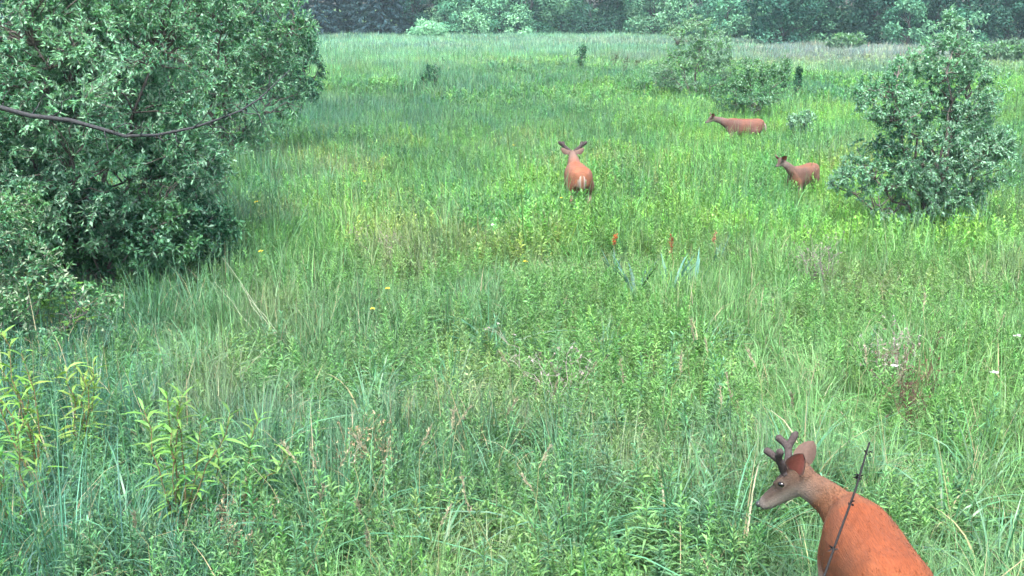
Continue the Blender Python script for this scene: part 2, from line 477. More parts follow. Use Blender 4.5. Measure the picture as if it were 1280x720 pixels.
mid_shrub(866, 120, [(0, 0, 1.3, 1.2, .9, .8), (-.4, 0, 2.2, .85, .7, .7), (.6, 0, 1.9, .85, .7, .7), (.1, 0, 2.75, .6, .5, .35), (1.0, 0, 1.1, .7, .6, .6), (-1.0, 0, 1.1, .6, .6, .5)],
          'pale loose shrub with bare stems, tallest behind the far deer', LIGHT[1:] + MINT[1:], 1500, (.075, .03), .35)
mid_shrub(822, 112, [(0, 0, .7, .6, .5, .45), (-.45, 0, .5, .4, .4, .3), (.4, 0, .8, .5, .4, .4)],
          'low dark green shrub leaning on the pale loose shrub', DARKG + LIGHT[:1], 260, (.09, .04), .05)
mid_shrub(938, 153, [(-.05, -.75, .95, .6, .35, .16), (0, 0, 1.1, .75, .6, .6), (-.55, 0, 1.0, .6, .5, .5), (.6, 0, 1.3, .5, .5, .65), (.8, .1, 1.7, .28, .3, .4), (-.1, 0, 1.7, .5, .4, .4)],
          'dark olive shrub whose leaves hang over the back of the far deer', LIGHT[:2] + DARKG[2:], 1000, (.06, .026), .15)
mid_shrub(998, 176, [(0, 0, .6, .36, .35, .3), (.15, 0, .85, .25, .25, .2), (-.2, 0, .75, .2, .2, .2)],
          'small silvery shrub between the two far deer', OLIVE[2:] + MINT[:2], 170, (.06, .026), .4, 5, .014)
mid_shrub(996, 122, [(0, 0, .7, .18, .2, .5), (.02, 0, 1.1, .12, .15, .25)],
          'narrow dark upright sapling beside the leaning olive shrub', DARKG, 80, (.08, .034), .0, 3, .015, 'sapling', name='sapling')
mid_shrub(541, 110, [(0, 0, .9, .42, .4, .4), (.25, 0, 1.3, .25, .25, .2), (-.25, 0, .7, .3, .3, .3)],
          'dark thin sapling alone in the pale far meadow', DARKG + OLIVE[:1], 120, (.085, .036), .05, 5, .016, 'sapling', name='sapling')
mid_shrub(726, 86, [(0, 0, .9, .35, .35, .45), (.1, 0, 1.35, .2, .25, .2)],
          'small bare-stemmed sapling beyond the antlered deer', DARKG + LIGHT[:1], 70, (.10, .042), .1, 4, .016, 'sapling', name='sapling')
for px, py, s in ((766, 84, .8), (782, 92, 1.0), (795, 84, .7)):
    mid_shrub(px, py, [(0, 0, .7 * s, .22, .22, .4 * s), (.1, 0, 1.1 * s, .15, .15, .25 * s)],
              'thin reddish grey twiggy sapling left of the pale loose shrub', [(.09, .11, .07), (.11, .15, .08)], 32, (.09, .034), .1, 4, .012, 'sapling', name='sapling',
              group='twiggy saplings left of the pale loose shrub', per=8)
mid_shrub(1246, 80, [(0, 0, 1.0, 1.4, 1.1, .75), (-1.0, 0, .9, .9, .9, .7), (1.3, 0, 1.1, 1.2, 1.0, .8)],
          'broad pale green bush behind the lone silvery shrub', LIGHT[1:] + MINT[:2], 620, (.16, .07), .1, 7, .04, 'bush', name='bush')
mid_shrub(1052, 60, [(0, 0, .9, 1.3, 1.0, .6), (.9, 0, 1.0, .9, .9, .6)],
          'low light green bush in front of the dark right woods', LIGHT[1:] + MINT[:2], 330, (.2, .09), .1, 6, .04, 'bush', name='bush')

# ------------------------------------------------------------------ far wood
def far_tree(x, y, h, r, cols, label, name='tree', group='broadleaf trees at the meadow edge', low=.25, clumps=46, per=130, leaf=.30):
    bz = float(ground_h(x, y)) - .1
    root = empty(name, (x, y, bz)); tag(root, label, 'tree' if name != 'bush' else 'bush', group)
    g = Geo()
    th = h * .8
    tp = curve_pts((0, 0, 0), (rng.normal(0, .3), rng.normal(0, .3), th), 7, 0, .02)
    g.tube(tp, np.linspace(.16 + h * .008, .04, 7), 7)
    C = []
    for k in range(clumps):
        t = rng.random()
        z = h * (low + (1 - low) * t ** 1.15)
        s = (z / h - low) / (1 - low)
        rr = r * (math.sin(math.pi * min(1, .28 + .68 * s)) ** .7) * math.sqrt(rng.random()) * .95
        a = rng.random() * 2 * math.pi
        C.append((rr * math.cos(a), rr * math.sin(a), z))
    C = np.array(C)
    for c in C[::3]:
        zz = max(.6, c[2] - .25 * h * rng.random() - .3)
        p0 = [np.interp(zz, tp[:, 2], tp[:, i]) for i in range(3)]
        g.tube(curve_pts(p0, c, 5, .05, .04), np.linspace(.06, .015, 5), 4, cap=False)
    k = np.repeat(np.arange(clumps), per)
    cr = rng.uniform(.55, 1.25, clumps) * r * .32
    n = len(k)
    d = unit(rng.normal(size=(n, 3)) + [0, 0, .25])
    P = C[k] + d * (cr[k] * (.55 + .5 * rng.random(n)))[:, None] * [1, 1, .75]
    P[:, 2] = np.maximum(P[:, 2], .15)
    tone = rng.random(clumps); cols = np.asarray(cols) * rng.uniform(.65, 1.5)
    ci = np.clip((tone[k] * len(cols) + rng.normal(0, .35, n)).astype(int), 0, len(cols) - 1)
    c = np.clip(np.asarray(cols)[ci] * (1 + rng.normal(0, .16, (n, 1))), .005, .7)
    gl = Geo()
    gl.leaves(P, unit(d * .5 + rng.normal(0, .8, (n, 3))), unit(d + rng.normal(0, .5, (n, 3)) + [0, 0, .5]), rng.uniform(.7, 1.3, n) * leaf, rng.uniform(.7, 1.2, n) * leaf * .6, c, .1, .15)
    link('trunk', g.mesh('trunk', M_FARBARK, True), root)
    link('crown', gl.mesh('crown', M_FAR), root)
    return root

def conifer(x, y, h, r, label, group):
    bz = float(ground_h(x, y)) - .1
    root = empty('conifer', (x, y, bz)); tag(root, label, 'conifer', group)
    g = Geo(); g.tube([(0, 0, 0), (0.05, 0, h * .5), (0, 0, h)], [.2, .13, .02], 7)
    gl = Geo(); lp, ld, ln, cc = [], [], [], []
    z = .5
    while z < h - .3:
        t = z / h
        nb = rng.integers(7, 11)
        L0 = r * (1 - t) ** .75
        for b in range(nb):
            a = 2 * math.pi * (b + rng.random()) / nb
            L = L0 * rng.uniform(.75, 1.15) + .15
            e = np.array([math.cos(a) * L, math.sin(a) * L, z - .18 * L + rng.normal(0, .1)])
            P = curve_pts((0, 0, z), e, 5, .08, .02)
            g.tube(P, np.linspace(.035, .008, 5), 3, cap=False)
            n = int(12 + 15 * L)
            u = .15 + .85 * rng.random(n) ** .7
            q = np.stack([np.interp(u, np.linspace(0, 1, 5), P[:, i]) for i in range(3)], 1)
            sd_ = np.array([-math.sin(a), math.cos(a), 0]) * rng.choice([-1, 1], n)[:, None]
            lp.append(q); ld.append(unit(sd_ * .8 + np.array([math.cos(a), math.sin(a), -.35]) * .7 + rng.normal(0, .25, (n, 3)))); ln.append(unit(rng.normal(0, .4, (n, 3)) + [0, 0, 1]))
        z += rng.uniform(.38, .6)
    lp, ld, ln = np.vstack(lp), np.vstack(ld), np.vstack(ln); n = len(lp)
    gl.leaves(lp, ld, ln, rng.uniform(.3, .6, n), rng.uniform(.1, .2, n), jit((.026, .06, .072), n, .3), .2, .2)
    link('trunk', g.mesh('trunk', M_FARBARK, True), root)
    link('crown', gl.mesh('crown', M_FAR), root)

FD = [(.02, .075, .055), (.03, .10, .07), (.045, .13, .085)]
FM = [(.05, .16, .10), (.075, .20, .12), (.105, .25, .145)]
FL = [(.09, .22, .13), (.13, .28, .165), (.17, .34, .20)]
# conifers left
for i, px in enumerate((318, 352, 378, 402, 428, 455, 482, 503)):
    d = 115 + 5 * (i % 3)
    conifer((px - 640) / F * d, d, rng.uniform(11, 14), rng.uniform(2.6, 3.3), 'dark blue green conifer in the dense row at the meadow edge', 'dark conifers at the meadow edge')
for i, px in enumerate(range(40, 320, 40)):
    d = 117 + 5 * (i % 2)
    conifer((px - 640) / F * d, d, rng.uniform(11, 14), 3.2, 'dark blue green conifer in the dense row at the meadow edge', 'dark conifers at the meadow edge')
# broadleaf trees, two rows
for i, px in enumerate(range(520, 960, 36)):
    d = 118 + 4 * (i % 2)
    far_tree((px - 640) / F * d, d, rng.uniform(9, 12), rng.uniform(3.2, 4.0), FM if i % 3 else FD, 'mid green broadleaf tree in the row at the meadow edge', low=.08)
for i, px in enumerate(range(505, 980, 48)):
    d = 129
    far_tree((px - 640) / F * d, d, rng.uniform(11, 14), 4.2, FD, 'tall dark tree behind the front row at the meadow edge', group='back row of trees at the meadow edge', low=.06, clumps=34)
for i, px in enumerate((965, 1005, 1042, 1080, 1118, 1160, 1192, 1240, 1275, 1310, 1350)):
    d = 92 + 4 * (i % 3)
    far_tree((px - 640) / F * d, d, rng.uniform(9, 12), rng.uniform(2.7, 3.2), FD, 'dark broadleaf tree in the wood on the right', group='dark trees in the right wood', low=.07, clumps=56)
for i, px in enumerate((985, 1030, 1075, 1120, 1165, 1262, 1310)):
    d = 106
    far_tree((px - 640) / F * d, d, rng.uniform(10, 13), 3.4, FD, 'tall shadowy tree deep in the wood on the right', group='trees deep in the right wood', low=.05, clumps=34)
# pale shrubs in front of the wood
for px, py, w, hh, c in ((533, 45, 2.1, 1.6, FL), (562, 43, 1.9, 3.4, FM), (592, 43, 2.2, 3.4, FL), (622, 43, 2.2, 4.4, FM), (648, 43, 2.0, 3.0, FL), (672, 42, 2.2, 3.8, FM), (702, 42, 2.2, 3.2, FL), (722, 42, 2.0, 4.0, FM), (735, 41, 1.6, 2.2, FL), (578, 42, 1.8, 4.4, FM), (605, 42, 1.6, 2.4, FL), (768, 42, 2.0, 4.4, FM), (800, 42, 1.8, 2.6, FL), (548, 43, 1.6, 2.4, FL), (905, 47, 2.0, 4.2, FM), (945, 48, 1.8, 3.4, FL), (752, 42, 2.2, 2.4, FL),
                         (785, 42, 2.0, 3.0, FM), (818, 43, 2.6, 4.6, FL), (850, 44, 2.2, 4.4, FL), (868, 45, 2.0, 3.2, FM), (885, 46, 2.0, 3.0, FM), (920, 47, 2.2, 2.2, FL), (972, 50, 2.0, 4.2, FM), (1010, 52, 1.8, 4.4, FM), (1135, 56, 1.8, 3.8, FM), (1205, 60, 1.6, 3.2, FM)):
    p = at(px, py, .4)
    far_tree(p.x, p.y, hh, w, c, 'rounded pale green bush along the foot of the tree row', name='bush', group='pale bushes along the foot of the tree row', low=.12, clumps=26, per=90, leaf=.26)

# ------------------------------------------------------------------ meadow scatter
PROTO = bpy.data.collections.new('scatter_sources')

def proto_collection(name, meshes):
    c = bpy.data.collections.new(name)
    for i, me in enumerate(meshes):
        o = bpy.data.objects.new('%s_%02d' % (name, i), me)
        c.objects.link(o)
    return c

def scatter(name, coll, P, rot, scl, idx, tint, label, cat):
    me = bpy.data.meshes.new(name)
    n = len(P)
    me.vertices.add(n); me.vertices.foreach_set('co', np.asarray(P, np.float32).ravel())
    a = me.attributes.new('rot', 'FLOAT_VECTOR', 'POINT'); a.data.foreach_set('vector', np.asarray(rot, np.float32).ravel())
    a = me.attributes.new('scl', 'FLOAT', 'POINT'); a.data.foreach_set('value', np.asarray(scl, np.float32))
    a = me.attributes.new('idx', 'INT', 'POINT'); a.data.foreach_set('value', np.asarray(idx, np.int32))
    a = me.attributes.new('tint', 'FLOAT_COLOR', 'POINT')
    c4 = np.ones((n, 4), np.float32); c4[:, :3] = tint; a.data.foreach_set('color', c4.ravel())
    o = link(name, me)
    ng = bpy.data.node_groups.new(name, 'GeometryNodeTree')
    ng.interface.new_socket('Geometry', in_out='INPUT', socket_type='NodeSocketGeometry')
    ng.interface.new_socket('Geometry', in_out='OUTPUT', socket_type='NodeSocketGeometry')
    gi = ng.nodes.new('NodeGroupInput'); go = ng.nodes.new('NodeGroupOutput')
    ci = ng.nodes.new('GeometryNodeCollectionInfo')
    ci.inputs['Collection'].default_value = coll
    ci.inputs['Separate Children'].default_value = True
    ci.inputs['Reset Children'].default_value = True
    ip = ng.nodes.new('GeometryNodeInstanceOnPoints')
    ip.inputs['Pick Instance'].default_value = True
    def na(nm, t):
        q = ng.nodes.new('GeometryNodeInputNamedAttribute'); q.data_type = t; q.inputs['Name'].default_value = nm
        return next(s for s in q.outputs if s.enabled and s.name == 'Attribute')
    L = ng.links.new
    L(gi.outputs[0], ip.inputs['Points']); L(ci.outputs[0], ip.inputs['Instance'])
    L(na('idx', 'INT'), ip.inputs['Instance Index']); L(na('rot', 'FLOAT_VECTOR'), ip.inputs['Rotation']); L(na('scl', 'FLOAT'), ip.inputs['Scale'])
    L(ip.outputs[0], go.inputs[0])
    md = o.modifiers.new('scatter', 'NODES'); md.node_group = ng
    tag(o, label, cat, kind='stuff')
    return o

def tuft(n, spread, h, w, bend, seg=5, lean=.25, hvar=.3, dry=.04):
    a = rng.random(n) * 2 * math.pi; r = spread * np.sqrt(rng.random(n))
    P = np.stack([np.cos(a) * r, np.sin(a) * r, np.full(n, -.03)], 1)
    az = a + rng.normal(0, .9, n)
    ln = np.abs(rng.normal(0, lean, n)) + .04
    D = np.stack([np.cos(az) * ln, np.sin(az) * ln, np.ones(n)], 1)
    L = h * np.clip(1 + rng.normal(0, hvar, n), .35, 1.6)
    c = jit((.065, .175, .085), n, .22, .07)
    dm = rng.random(n) < dry
    c[dm] = jit((.28, .24, .14), dm.sum(), .2)
    g = Geo()
    g.long_leaves(P, D, L, w * rng.uniform(.6, 1.35, n), np.clip(rng.normal(bend, bend * .7, n), 0, 1.1), c, seg, .3)
    return g

def herb(g, gl, h=.6, nl=42, ll=.085, lw=.015, col=(.10, .21, .07), stemcol=(.09, .13, .05), base=(0, 0, 0), lean=.1):
    """leafy upright meadow herb: stem with narrow leaves in a spiral, crowded at the tip"""
    b = np.asarray(base, float)
    az = rng.random() * 2 * math.pi
    tip = b + np.array([math.cos(az) * lean * h, math.sin(az) * lean * h, h])
    P = curve_pts(b + [0, 0, -.03], tip, 6, 0, .015)
    g.tube(P, np.linspace(.004, .0018, 6), 4, stemcol, cap=False)
    u = np.linspace(.18, 1, nl) ** .8
    q = np.stack([np.interp(u, np.linspace(0, 1, 6), P[:, i]) for i in range(3)], 1)
    a = np.arange(nl) * 2.4 + rng.normal(0, .3, nl) + rng.random() * 6
    el = np.interp(u, [0, .6, 1], [.15, .45, 1.3]) + rng.normal(0, .18, nl)
    D = np.stack([np.cos(a) * np.cos(el), np.sin(a) * np.cos(el), np.sin(el)], 1)
    L = ll * np.interp(u, [0, .35, .8, 1], [.7, 1.1, .9, .5]) * rng.uniform(.8, 1.2, nl)
    c = jit(col, nl, .16, .06) * np.interp(u, [0, 1], [.9, 1.15])[:, None]
    gl.long_leaves(q, D, L, lw * rng.uniform(.75, 1.2, nl), np.clip(rng.normal(.3, .2, nl), 0, .9), c, 3, .45)

def seedhead(g, h=.8, col=(.34, .27, .17), az=0, lean=.15, headlen=.14, headr=.016):
    tip = np.array([math.cos(az) * lean * h, math.sin(az) * lean * h, h])
    P = curve_pts((0, 0, -.03), tip, 7, 0, .02); P[-1] += [math.cos(az) * .04, math.sin(az) * .04, -.02]
    g.tube(P, np.linspace(.0028, .0014, 7), 4, (.24, .25, .12), cap=False)
    n = 46
    u = 1 - headlen / h * rng.random(n)
    q = np.stack([np.interp(u, np.linspace(0, 1, 7), P[:, i]) for i in range(3)], 1)
    ax = unit((P[-1] - P[-2])[None])[0]
    d = unit(ax * 1.3 + rng.normal(0, .55, (n, 3)))
    g.leaves(q, d, unit(rng.normal(0, 1, (n, 3))), rng.uniform(.6, 1.3, n) * headr * 1.9, rng.uniform(.6, 1.2, n) * headr * .5, jit(col, n, .2, .05), .1, .2)


def patch_mesh(radius, tufts, per, w, seg, spread, h0, herbs_=0, hl=(.10, .03), hn=16, name='patch', mat=None):
    """a round piece of meadow: many grass tufts and herbs in one mesh, instanced over the field"""
    g = Geo()
    n = tufts
    a = rng.random(n) * 6.283; r = radius * np.sqrt(rng.random(n))
    cx, cy = np.cos(a) * r, np.sin(a) * r
    hh = h0 * rng.uniform(.6, 1.25, n); bb = rng.choice([.12, .25, .4, .6], n); tone = jit((.078, .170, .094), n, .22, .07)
    add_tufts(g, cx, cy, np.zeros(n), hh, bb, tone, per, w, seg, spread, .025, (.16, .19, .11))
    if herbs_:
        a = rng.random(herbs_) * 6.283; r = radius * np.sqrt(rng.random(herbs_))
        add_herbs(g, np.cos(a) * r, np.sin(a) * r, np.zeros(herbs_), h0 * rng.uniform(.7, 1.1, herbs_), jit((.10, .22, .092), herbs_, .2, .07), hn, *hl)
    return g.mesh(name, mat or M_GRASS_I)

def add_tufts(g, cx, cy, cz, hh, bb, tone, per, w, seg, spread, dry=.055, drycol=(.26, .24, .15)):
    n = len(cx); k = np.repeat(np.arange(n), per); m = len(k)
    a = rng.random(m) * 6.283; r = spread * np.sqrt(rng.random(m))
    P = np.stack([cx[k] + np.cos(a) * r, cy[k] + np.sin(a) * r, cz[k] - .03], 1)
    az = a + rng.normal(0, .9, m); wind = rng.random(n) * 6.283
    ln = np.abs(rng.normal(0, .2, m)) + .04
    D = np.stack([np.cos(az) * ln + np.cos(wind)[k] * .08, np.sin(az) * ln + np.sin(wind)[k] * .08, np.ones(m)], 1)
    L = hh[k] * np.clip(1 + rng.normal(0, .28, m), .35, 1.55)
    c = tone[k] * (1 + rng.normal(0, .2, (m, 1))) * (1 + rng.normal(0, .05, (m, 3)))
    dm = rng.random(m) < dry
    c[dm] = jit(drycol, dm.sum(), .2)
    wd = w * rng.uniform(.55, 1.4, m)
    g.long_leaves(P, D, L, wd, np.clip(rng.normal(bb[k], .2, m), 0, 1.1), np.clip(c, .005, .8), seg, .3)

def add_herbs(g, cx, cy, cz, hh, tone, nl, ll, lw, stems=True):
    n = len(cx)
    az = rng.random(n) * 6.283; ln = np.abs(rng.normal(0, .12, n))
    B = np.stack([cx, cy, cz - .03], 1)
    T = B + np.stack([np.cos(az) * ln * hh, np.sin(az) * ln * hh, hh], 1)
    u = np.tile(np.linspace(.22, 1, nl) ** .75, n); k = np.repeat(np.arange(n), nl); m = len(k)
    q = B[k] + (T - B)[k] * u[:, None]
    a = np.tile(np.arange(nl) * 2.4, n) + np.repeat(rng.random(n) * 6.28, nl) + rng.normal(0, .3, m)
    el = np.interp(u, [0, .6, 1], [.1, .4, 1.25]) + rng.normal(0, .2, m)
    D = np.stack([np.cos(a) * np.cos(el), np.sin(a) * np.cos(el), np.sin(el)], 1)
    N = np.stack([-np.cos(a) * np.sin(el), -np.sin(a) * np.sin(el), np.cos(el)], 1) + rng.normal(0, .3, (m, 3))
    L = ll * np.interp(u, [0, .35, .8, 1], [.75, 1.1, .9, .6]) * rng.uniform(.75, 1.25, m)
    c = tone[k] * (1 + rng.normal(0, .15, (m, 1)))
    g.leaves(q, D, N, L, lw * rng.uniform(.75, 1.25, m), np.clip(c, .005, .8), rng.uniform(.05, .3, m)[:, None], .2)
    if stems:   # flat narrow stems
        S = np.stack([-np.sin(az), np.cos(az), np.zeros(n)], 1) * .003
        V = np.stack([B - S, B + S, T], 1).reshape(-1, 3)
        g.add(V, np.arange(3 * n).reshape(-1, 3), None, (.09, .13, .05))

def field(y0, y1, dens, margin=2.0):
    """random points in the wedge of meadow between two distances"""
    x1 = y1 * .50 + margin
    n = int(dens * (y1 - y0) * 2 * x1)
    X = rng.uniform(-x1, x1, n); Y = rng.uniform(y0, y1, n)
    k = np.abs(X) < Y * .50 + margin
    return X[k], Y[k]

def to_px(X, Y, Z=0.3):
    d = Y * CT + (CAM_Z - Z) * ST
    return 640 + F * X / d, 360 + F * ((CAM_Z - Z) * CT - Y * ST) / d

def tint_field(X, Y, herbs_=False):
    """colour of the growth at each place: blue green grass, yellow green herb beds, straw and mauve bands of ripe grass"""
    n1 = vnoise(X, Y, 2.3); n2 = vnoise(X, Y * .6, 6.5, 5.); n3 = vnoise(X, Y, .8, 11.)
    px, py = to_px(X, Y)
    yel = np.clip((n2 - .42) * 3 + (n1 - .5) * 1.2 + np.clip((px - 620) / 500, -.6, .5) * np.clip((Y - 12) / 8, 0, 1) , 0, 1)
    blue = np.clip((.52 - n2) * 2.2 + (n3 - .5) * .9 + np.clip((380 - px) / 350, -.4, .7), 0, 1)
    base = np.array([1.0, 1.0, 1.0])
    t = base[None] + yel[:, None] * (np.array([1.5, 1.42, .95]) - base) + blue[:, None] * (np.array([.70, .88, 1.10]) - base)
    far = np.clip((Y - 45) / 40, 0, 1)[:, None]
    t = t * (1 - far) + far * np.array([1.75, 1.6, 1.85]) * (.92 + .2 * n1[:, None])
    # ripe mauve and straw bands far off
    m = np.clip((vnoise(X * .35, Y, 5., 21.) - .5) * 4, 0, 1) * np.clip((Y - 48) / 20, 0, 1) * np.clip((118 - Y) / 20, 0, 1)
    m = np.maximum(m * .55, np.clip((px - 900) / 60, 0, 1) * np.clip((Y - 50) / 12, 0, 1) * .95)
    t = t * (1 - m[:, None]) + m[:, None] * np.array([2.15, 1.22, 2.0])
    t *= (1 + rng.normal(0, .12, (len(X), 1)))
    dry = np.clip((vnoise(X, Y, 1.1, 31.) - .64) * 5, 0, .85) * np.clip((40 - Y) / 20, 0, 1)
    t = t * (1 - dry[:, None]) + dry[:, None] * np.array([2.0, 1.25, 1.2])
    return np.clip(t, .2, 3.2)

# places kept clear: under the deer (they trample), dark hollows
CLEAR = []
def clear_mask(X, Y):
    k = np.ones(len(X), bool)
    for (cx, cy, hx, hy, rx, ry) in CLEAR:
        u = (X - cx) * hx + (Y - cy) * hy; v = -(X - cx) * hy + (Y - cy) * hx
        k &= (u / rx) ** 2 + (v / ry) ** 2 > 1
    return k
def clear(p, ang, rx, ry): CLEAR.append((p[0], p[1], math.cos(ang), math.sin(ang), rx, ry))

DEERS = [tuple(pix(722, 210, 17.0))[:2], tuple(pix(929, 152, 25.3))[:2], tuple(pix(1003, 216, 18.7))[:2]]
HERO = (1.745, 4.96); HERO_YAW = R(88.5)
clear(HERO, HERO_YAW, .62, .24)
clear((1.45, 5.5), R(160), .24, .14)
for k in range(34):
    y_ = rng.uniform(6.2, 13); clear((rng.uniform(-.48, .48) * y_, y_), rng.random() * 3, rng.uniform(.08, .22), rng.uniform(.05, .1))
for px, py, r in ((466, 512, .16), (640, 590, .13), (12, 420, .25), (440, 600, .10), (1140, 500, .18)):
    p = at(px, py, .15); clear(p, 0, r * 1.6, r)


def wedge_grid(y0, y1, step, margin):
    """jittered triangular grid over the wedge of meadow between two distances"""
    P = []
    row = 0
    y = y0
    while y < y1:
        x1 = y * .50 + margin
        xs = np.arange(-x1, x1, step) + (row % 2) * step * .5
        P.append(np.stack([xs, np.full(len(xs), y)], 1)); y += step * .866; row += 1
    P = np.vstack(P) + rng.normal(0, step * .12, (sum(map(len, P)), 2))
    return P[:, 0], P[:, 1]

def place_patches(name, grassy, herby, X, Y, hmask, label):
    n = len(X); k = np.array([clear_mask(X, Y)]).ravel()
    coll = proto_collection('src_' + label.split()[-1] + '_%d' % int(Y.min()), grassy + herby)
    idx = np.where(hmask, len(grassy) + rng.integers(0, len(herby), n), rng.integers(0, len(grassy), n))
    rot = np.stack([rng.normal(0, .02, n), rng.normal(0, .02, n), rng.random(n) * 6.283], 1)
    s_ = rng.uniform(.95, 1.12, n) * (.74 + .58 * vnoise(X, Y, 2.0, 2.))
    for (dx, dy), q_ in zip(DEERS, (.14, .26, .02)): s_ = s_ * (1 + q_ * np.exp(-((X - dx) ** 2 + (Y - dy + .5) ** 2) / 2.0))
    scatter(name, coll, np.stack([X, Y, ground_h(X, Y)], 1), rot, s_, idx, tint_field(X, Y), label, 'grass')

# near: one real mesh of grass tufts, one of herbs
def near_meadow():
    X, Y = field(3.2, 14.6, 84, 1.0)
    hb = vnoise(X, Y, 1.4, 15.) + .3 * (vnoise(X, Y, .5, 3.) - .5)          # herb beds
    px, py = to_px(X, Y)
    thin = (hb > .48) & (rng.random(len(X)) < .62)
    k = clear_mask(X, Y) & ~thin
    X, Y, hb, px = X[k], Y[k], hb[k], px[k]
    n = len(X)
    lush = vnoise(X, Y, 1.1, 44.)
    hh = .42 * rng.uniform(.65, 1.25, n) * (.50 + 1.0 * lush) + .12 * np.clip((380 - px) / 300, 0, 1) + .08 * np.clip((px - 1000) / 200, 0, 1)
    bb = np.where(lush > .55, rng.choice([.15, .35, .6], n), rng.choice([.35, .6, .9], n))
    tone = jit((.078, .170, .094), n, .16, .05) * tint_field(X, Y)
    near = Y < 9.5
    for sel, per, w, seg, nm in ((near, 26, .0075, 4, 'a'), (~near, 20, .009, 3, 'b')):
        g = Geo()
        add_tufts(g, X[sel], Y[sel], ground_h(X[sel], Y[sel]), hh[sel], bb[sel], tone[sel], per, w, seg, .09)
        o = link('meadow_grass', g.mesh('meadow_grass', M_GRASS))
        tag(o, 'dense blue green grass nearest the camera post' if nm == 'a' else 'dense grass just beyond the nearest grass', 'grass', kind='stuff')
        o['label'] = 'dense tall grass round the antlered deer beside the dark stalk' if nm == 'a' else 'dense tall grass between the dock plants and the willow saplings'
    X, Y = field(4.6, 16.5, 62, .8)
    hb = vnoise(X, Y, 1.4, 15.) + .3 * (vnoise(X, Y, .5, 3.) - .5)
    px, py = to_px(X, Y)
    k = (hb > .34 + .22 * np.clip((360 - px) / 260, 0, 1) + .2 * np.clip((px - 880) / 150, 0, 1) * np.clip((11 - Y) / 2, 0, 1)) & clear_mask(X, Y)
    X, Y = X[k], Y[k]; n = len(X)
    g = Geo()
    tf = tint_field(X, Y)
    add_herbs(g, X, Y, ground_h(X, Y), (.46 * rng.uniform(.5, 1.2, n)), jit((.102, .22, .088), n, .22, .07) * (.45 + .55 * tf), 28, .060, .0135)
    o = link('meadow_herbs', g.mesh('meadow_herbs', M_HERB)); tag(o, 'light green leafy herbs crowding between the near grass', 'herbs', kind='stuff')
near_meadow()
mg = [patch_mesh(.85, 84, 26, .0115, 3, .14, .56, 22, (.075, .021), 20, 'mid_patch') for k in range(4)]
mh = [patch_mesh(.85, 45, 24, .0115, 3, .14, .54, 56, (.075, .022), 24, 'mid_herb_patch') for k in range(4)]
X, Y = wedge_grid(14.9, 33, 1.15, 2)
px, py = to_px(X, Y)
place_patches('meadow_grass', mg, mh, X, Y, vnoise(X, Y, 2.6, 15.) + np.clip((px - 500) / 1100, -.25, .35) + rng.normal(0, .10, len(X)) > .36, 'tall grass and leafy herbs of the middle meadow')
mg = [patch_mesh(1.7, 130, 26, .022, 2, .3, .55, 0, name='far_patch') for k in range(4)]
mh = [patch_mesh(1.7, 80, 26, .022, 2, .3, .46, 70, (.14, .045), 16, 'far_herb_patch') for k in range(3)]
X, Y = wedge_grid(34, 72, 2.2, 3)
px, py = to_px(X, Y)
place_patches('meadow_grass', mg, mh, X, Y, vnoise(X, Y, 4.6, 15.) + np.clip((px - 560) / 800, -.3, .4) - np.clip((Y - 40) / 30, 0, 1) * .5 > .42, 'hazy tall grass of the far meadow')
mg = [patch_mesh(3.6, 220, 22, .045, 2, .6, .45, 0, name='horizon_patch') for k in range(4)]
X, Y = wedge_grid(74, 132, 4.4, 7)
place_patches('meadow_grass', mg[:2], mg[2:], X, Y, rng.random(len(X)) > .5, 'pale ripe grass reaching to the foot of the wood')

# ------------------------------------------------------------------ single plants of the foreground
def herb_thing(k):
    """one leafy herb: stem and leaves"""
    h = (.62, .7, .5, .66, .42, .58, .75)[k]
    lw_ = (.017, .013, .022, .015, .026, .011, .019)[k]; cl_ = ((.10, .225, .09), (.075, .185, .10), (.125, .25, .085), (.085, .205, .10), (.07, .17, .085), (.10, .20, .11), (.11, .235, .085))[k]
    stem, lv = Geo(), Geo()
    herb(stem, lv, h, (46, 52, 34, 40, 26, 60, 48)[k], (.10, .085, .09, .11, .075, .12, .10)[k], lw_, cl_)
    for j in range((1, 0, 2, 1, 3, 1, 0)[k]):
        herb(stem, lv, h * rng.uniform(.65, .9), 34, .09, lw_, cl_, base=(*rng.normal(0, .05, 2), 0), lean=.25)
    return stem.mesh('stem', M_HERB, True), lv.mesh('leaves', M_HERB)
kinds = [herb_thing(k) for k in range(7)]
cnt = 0
tries = 0
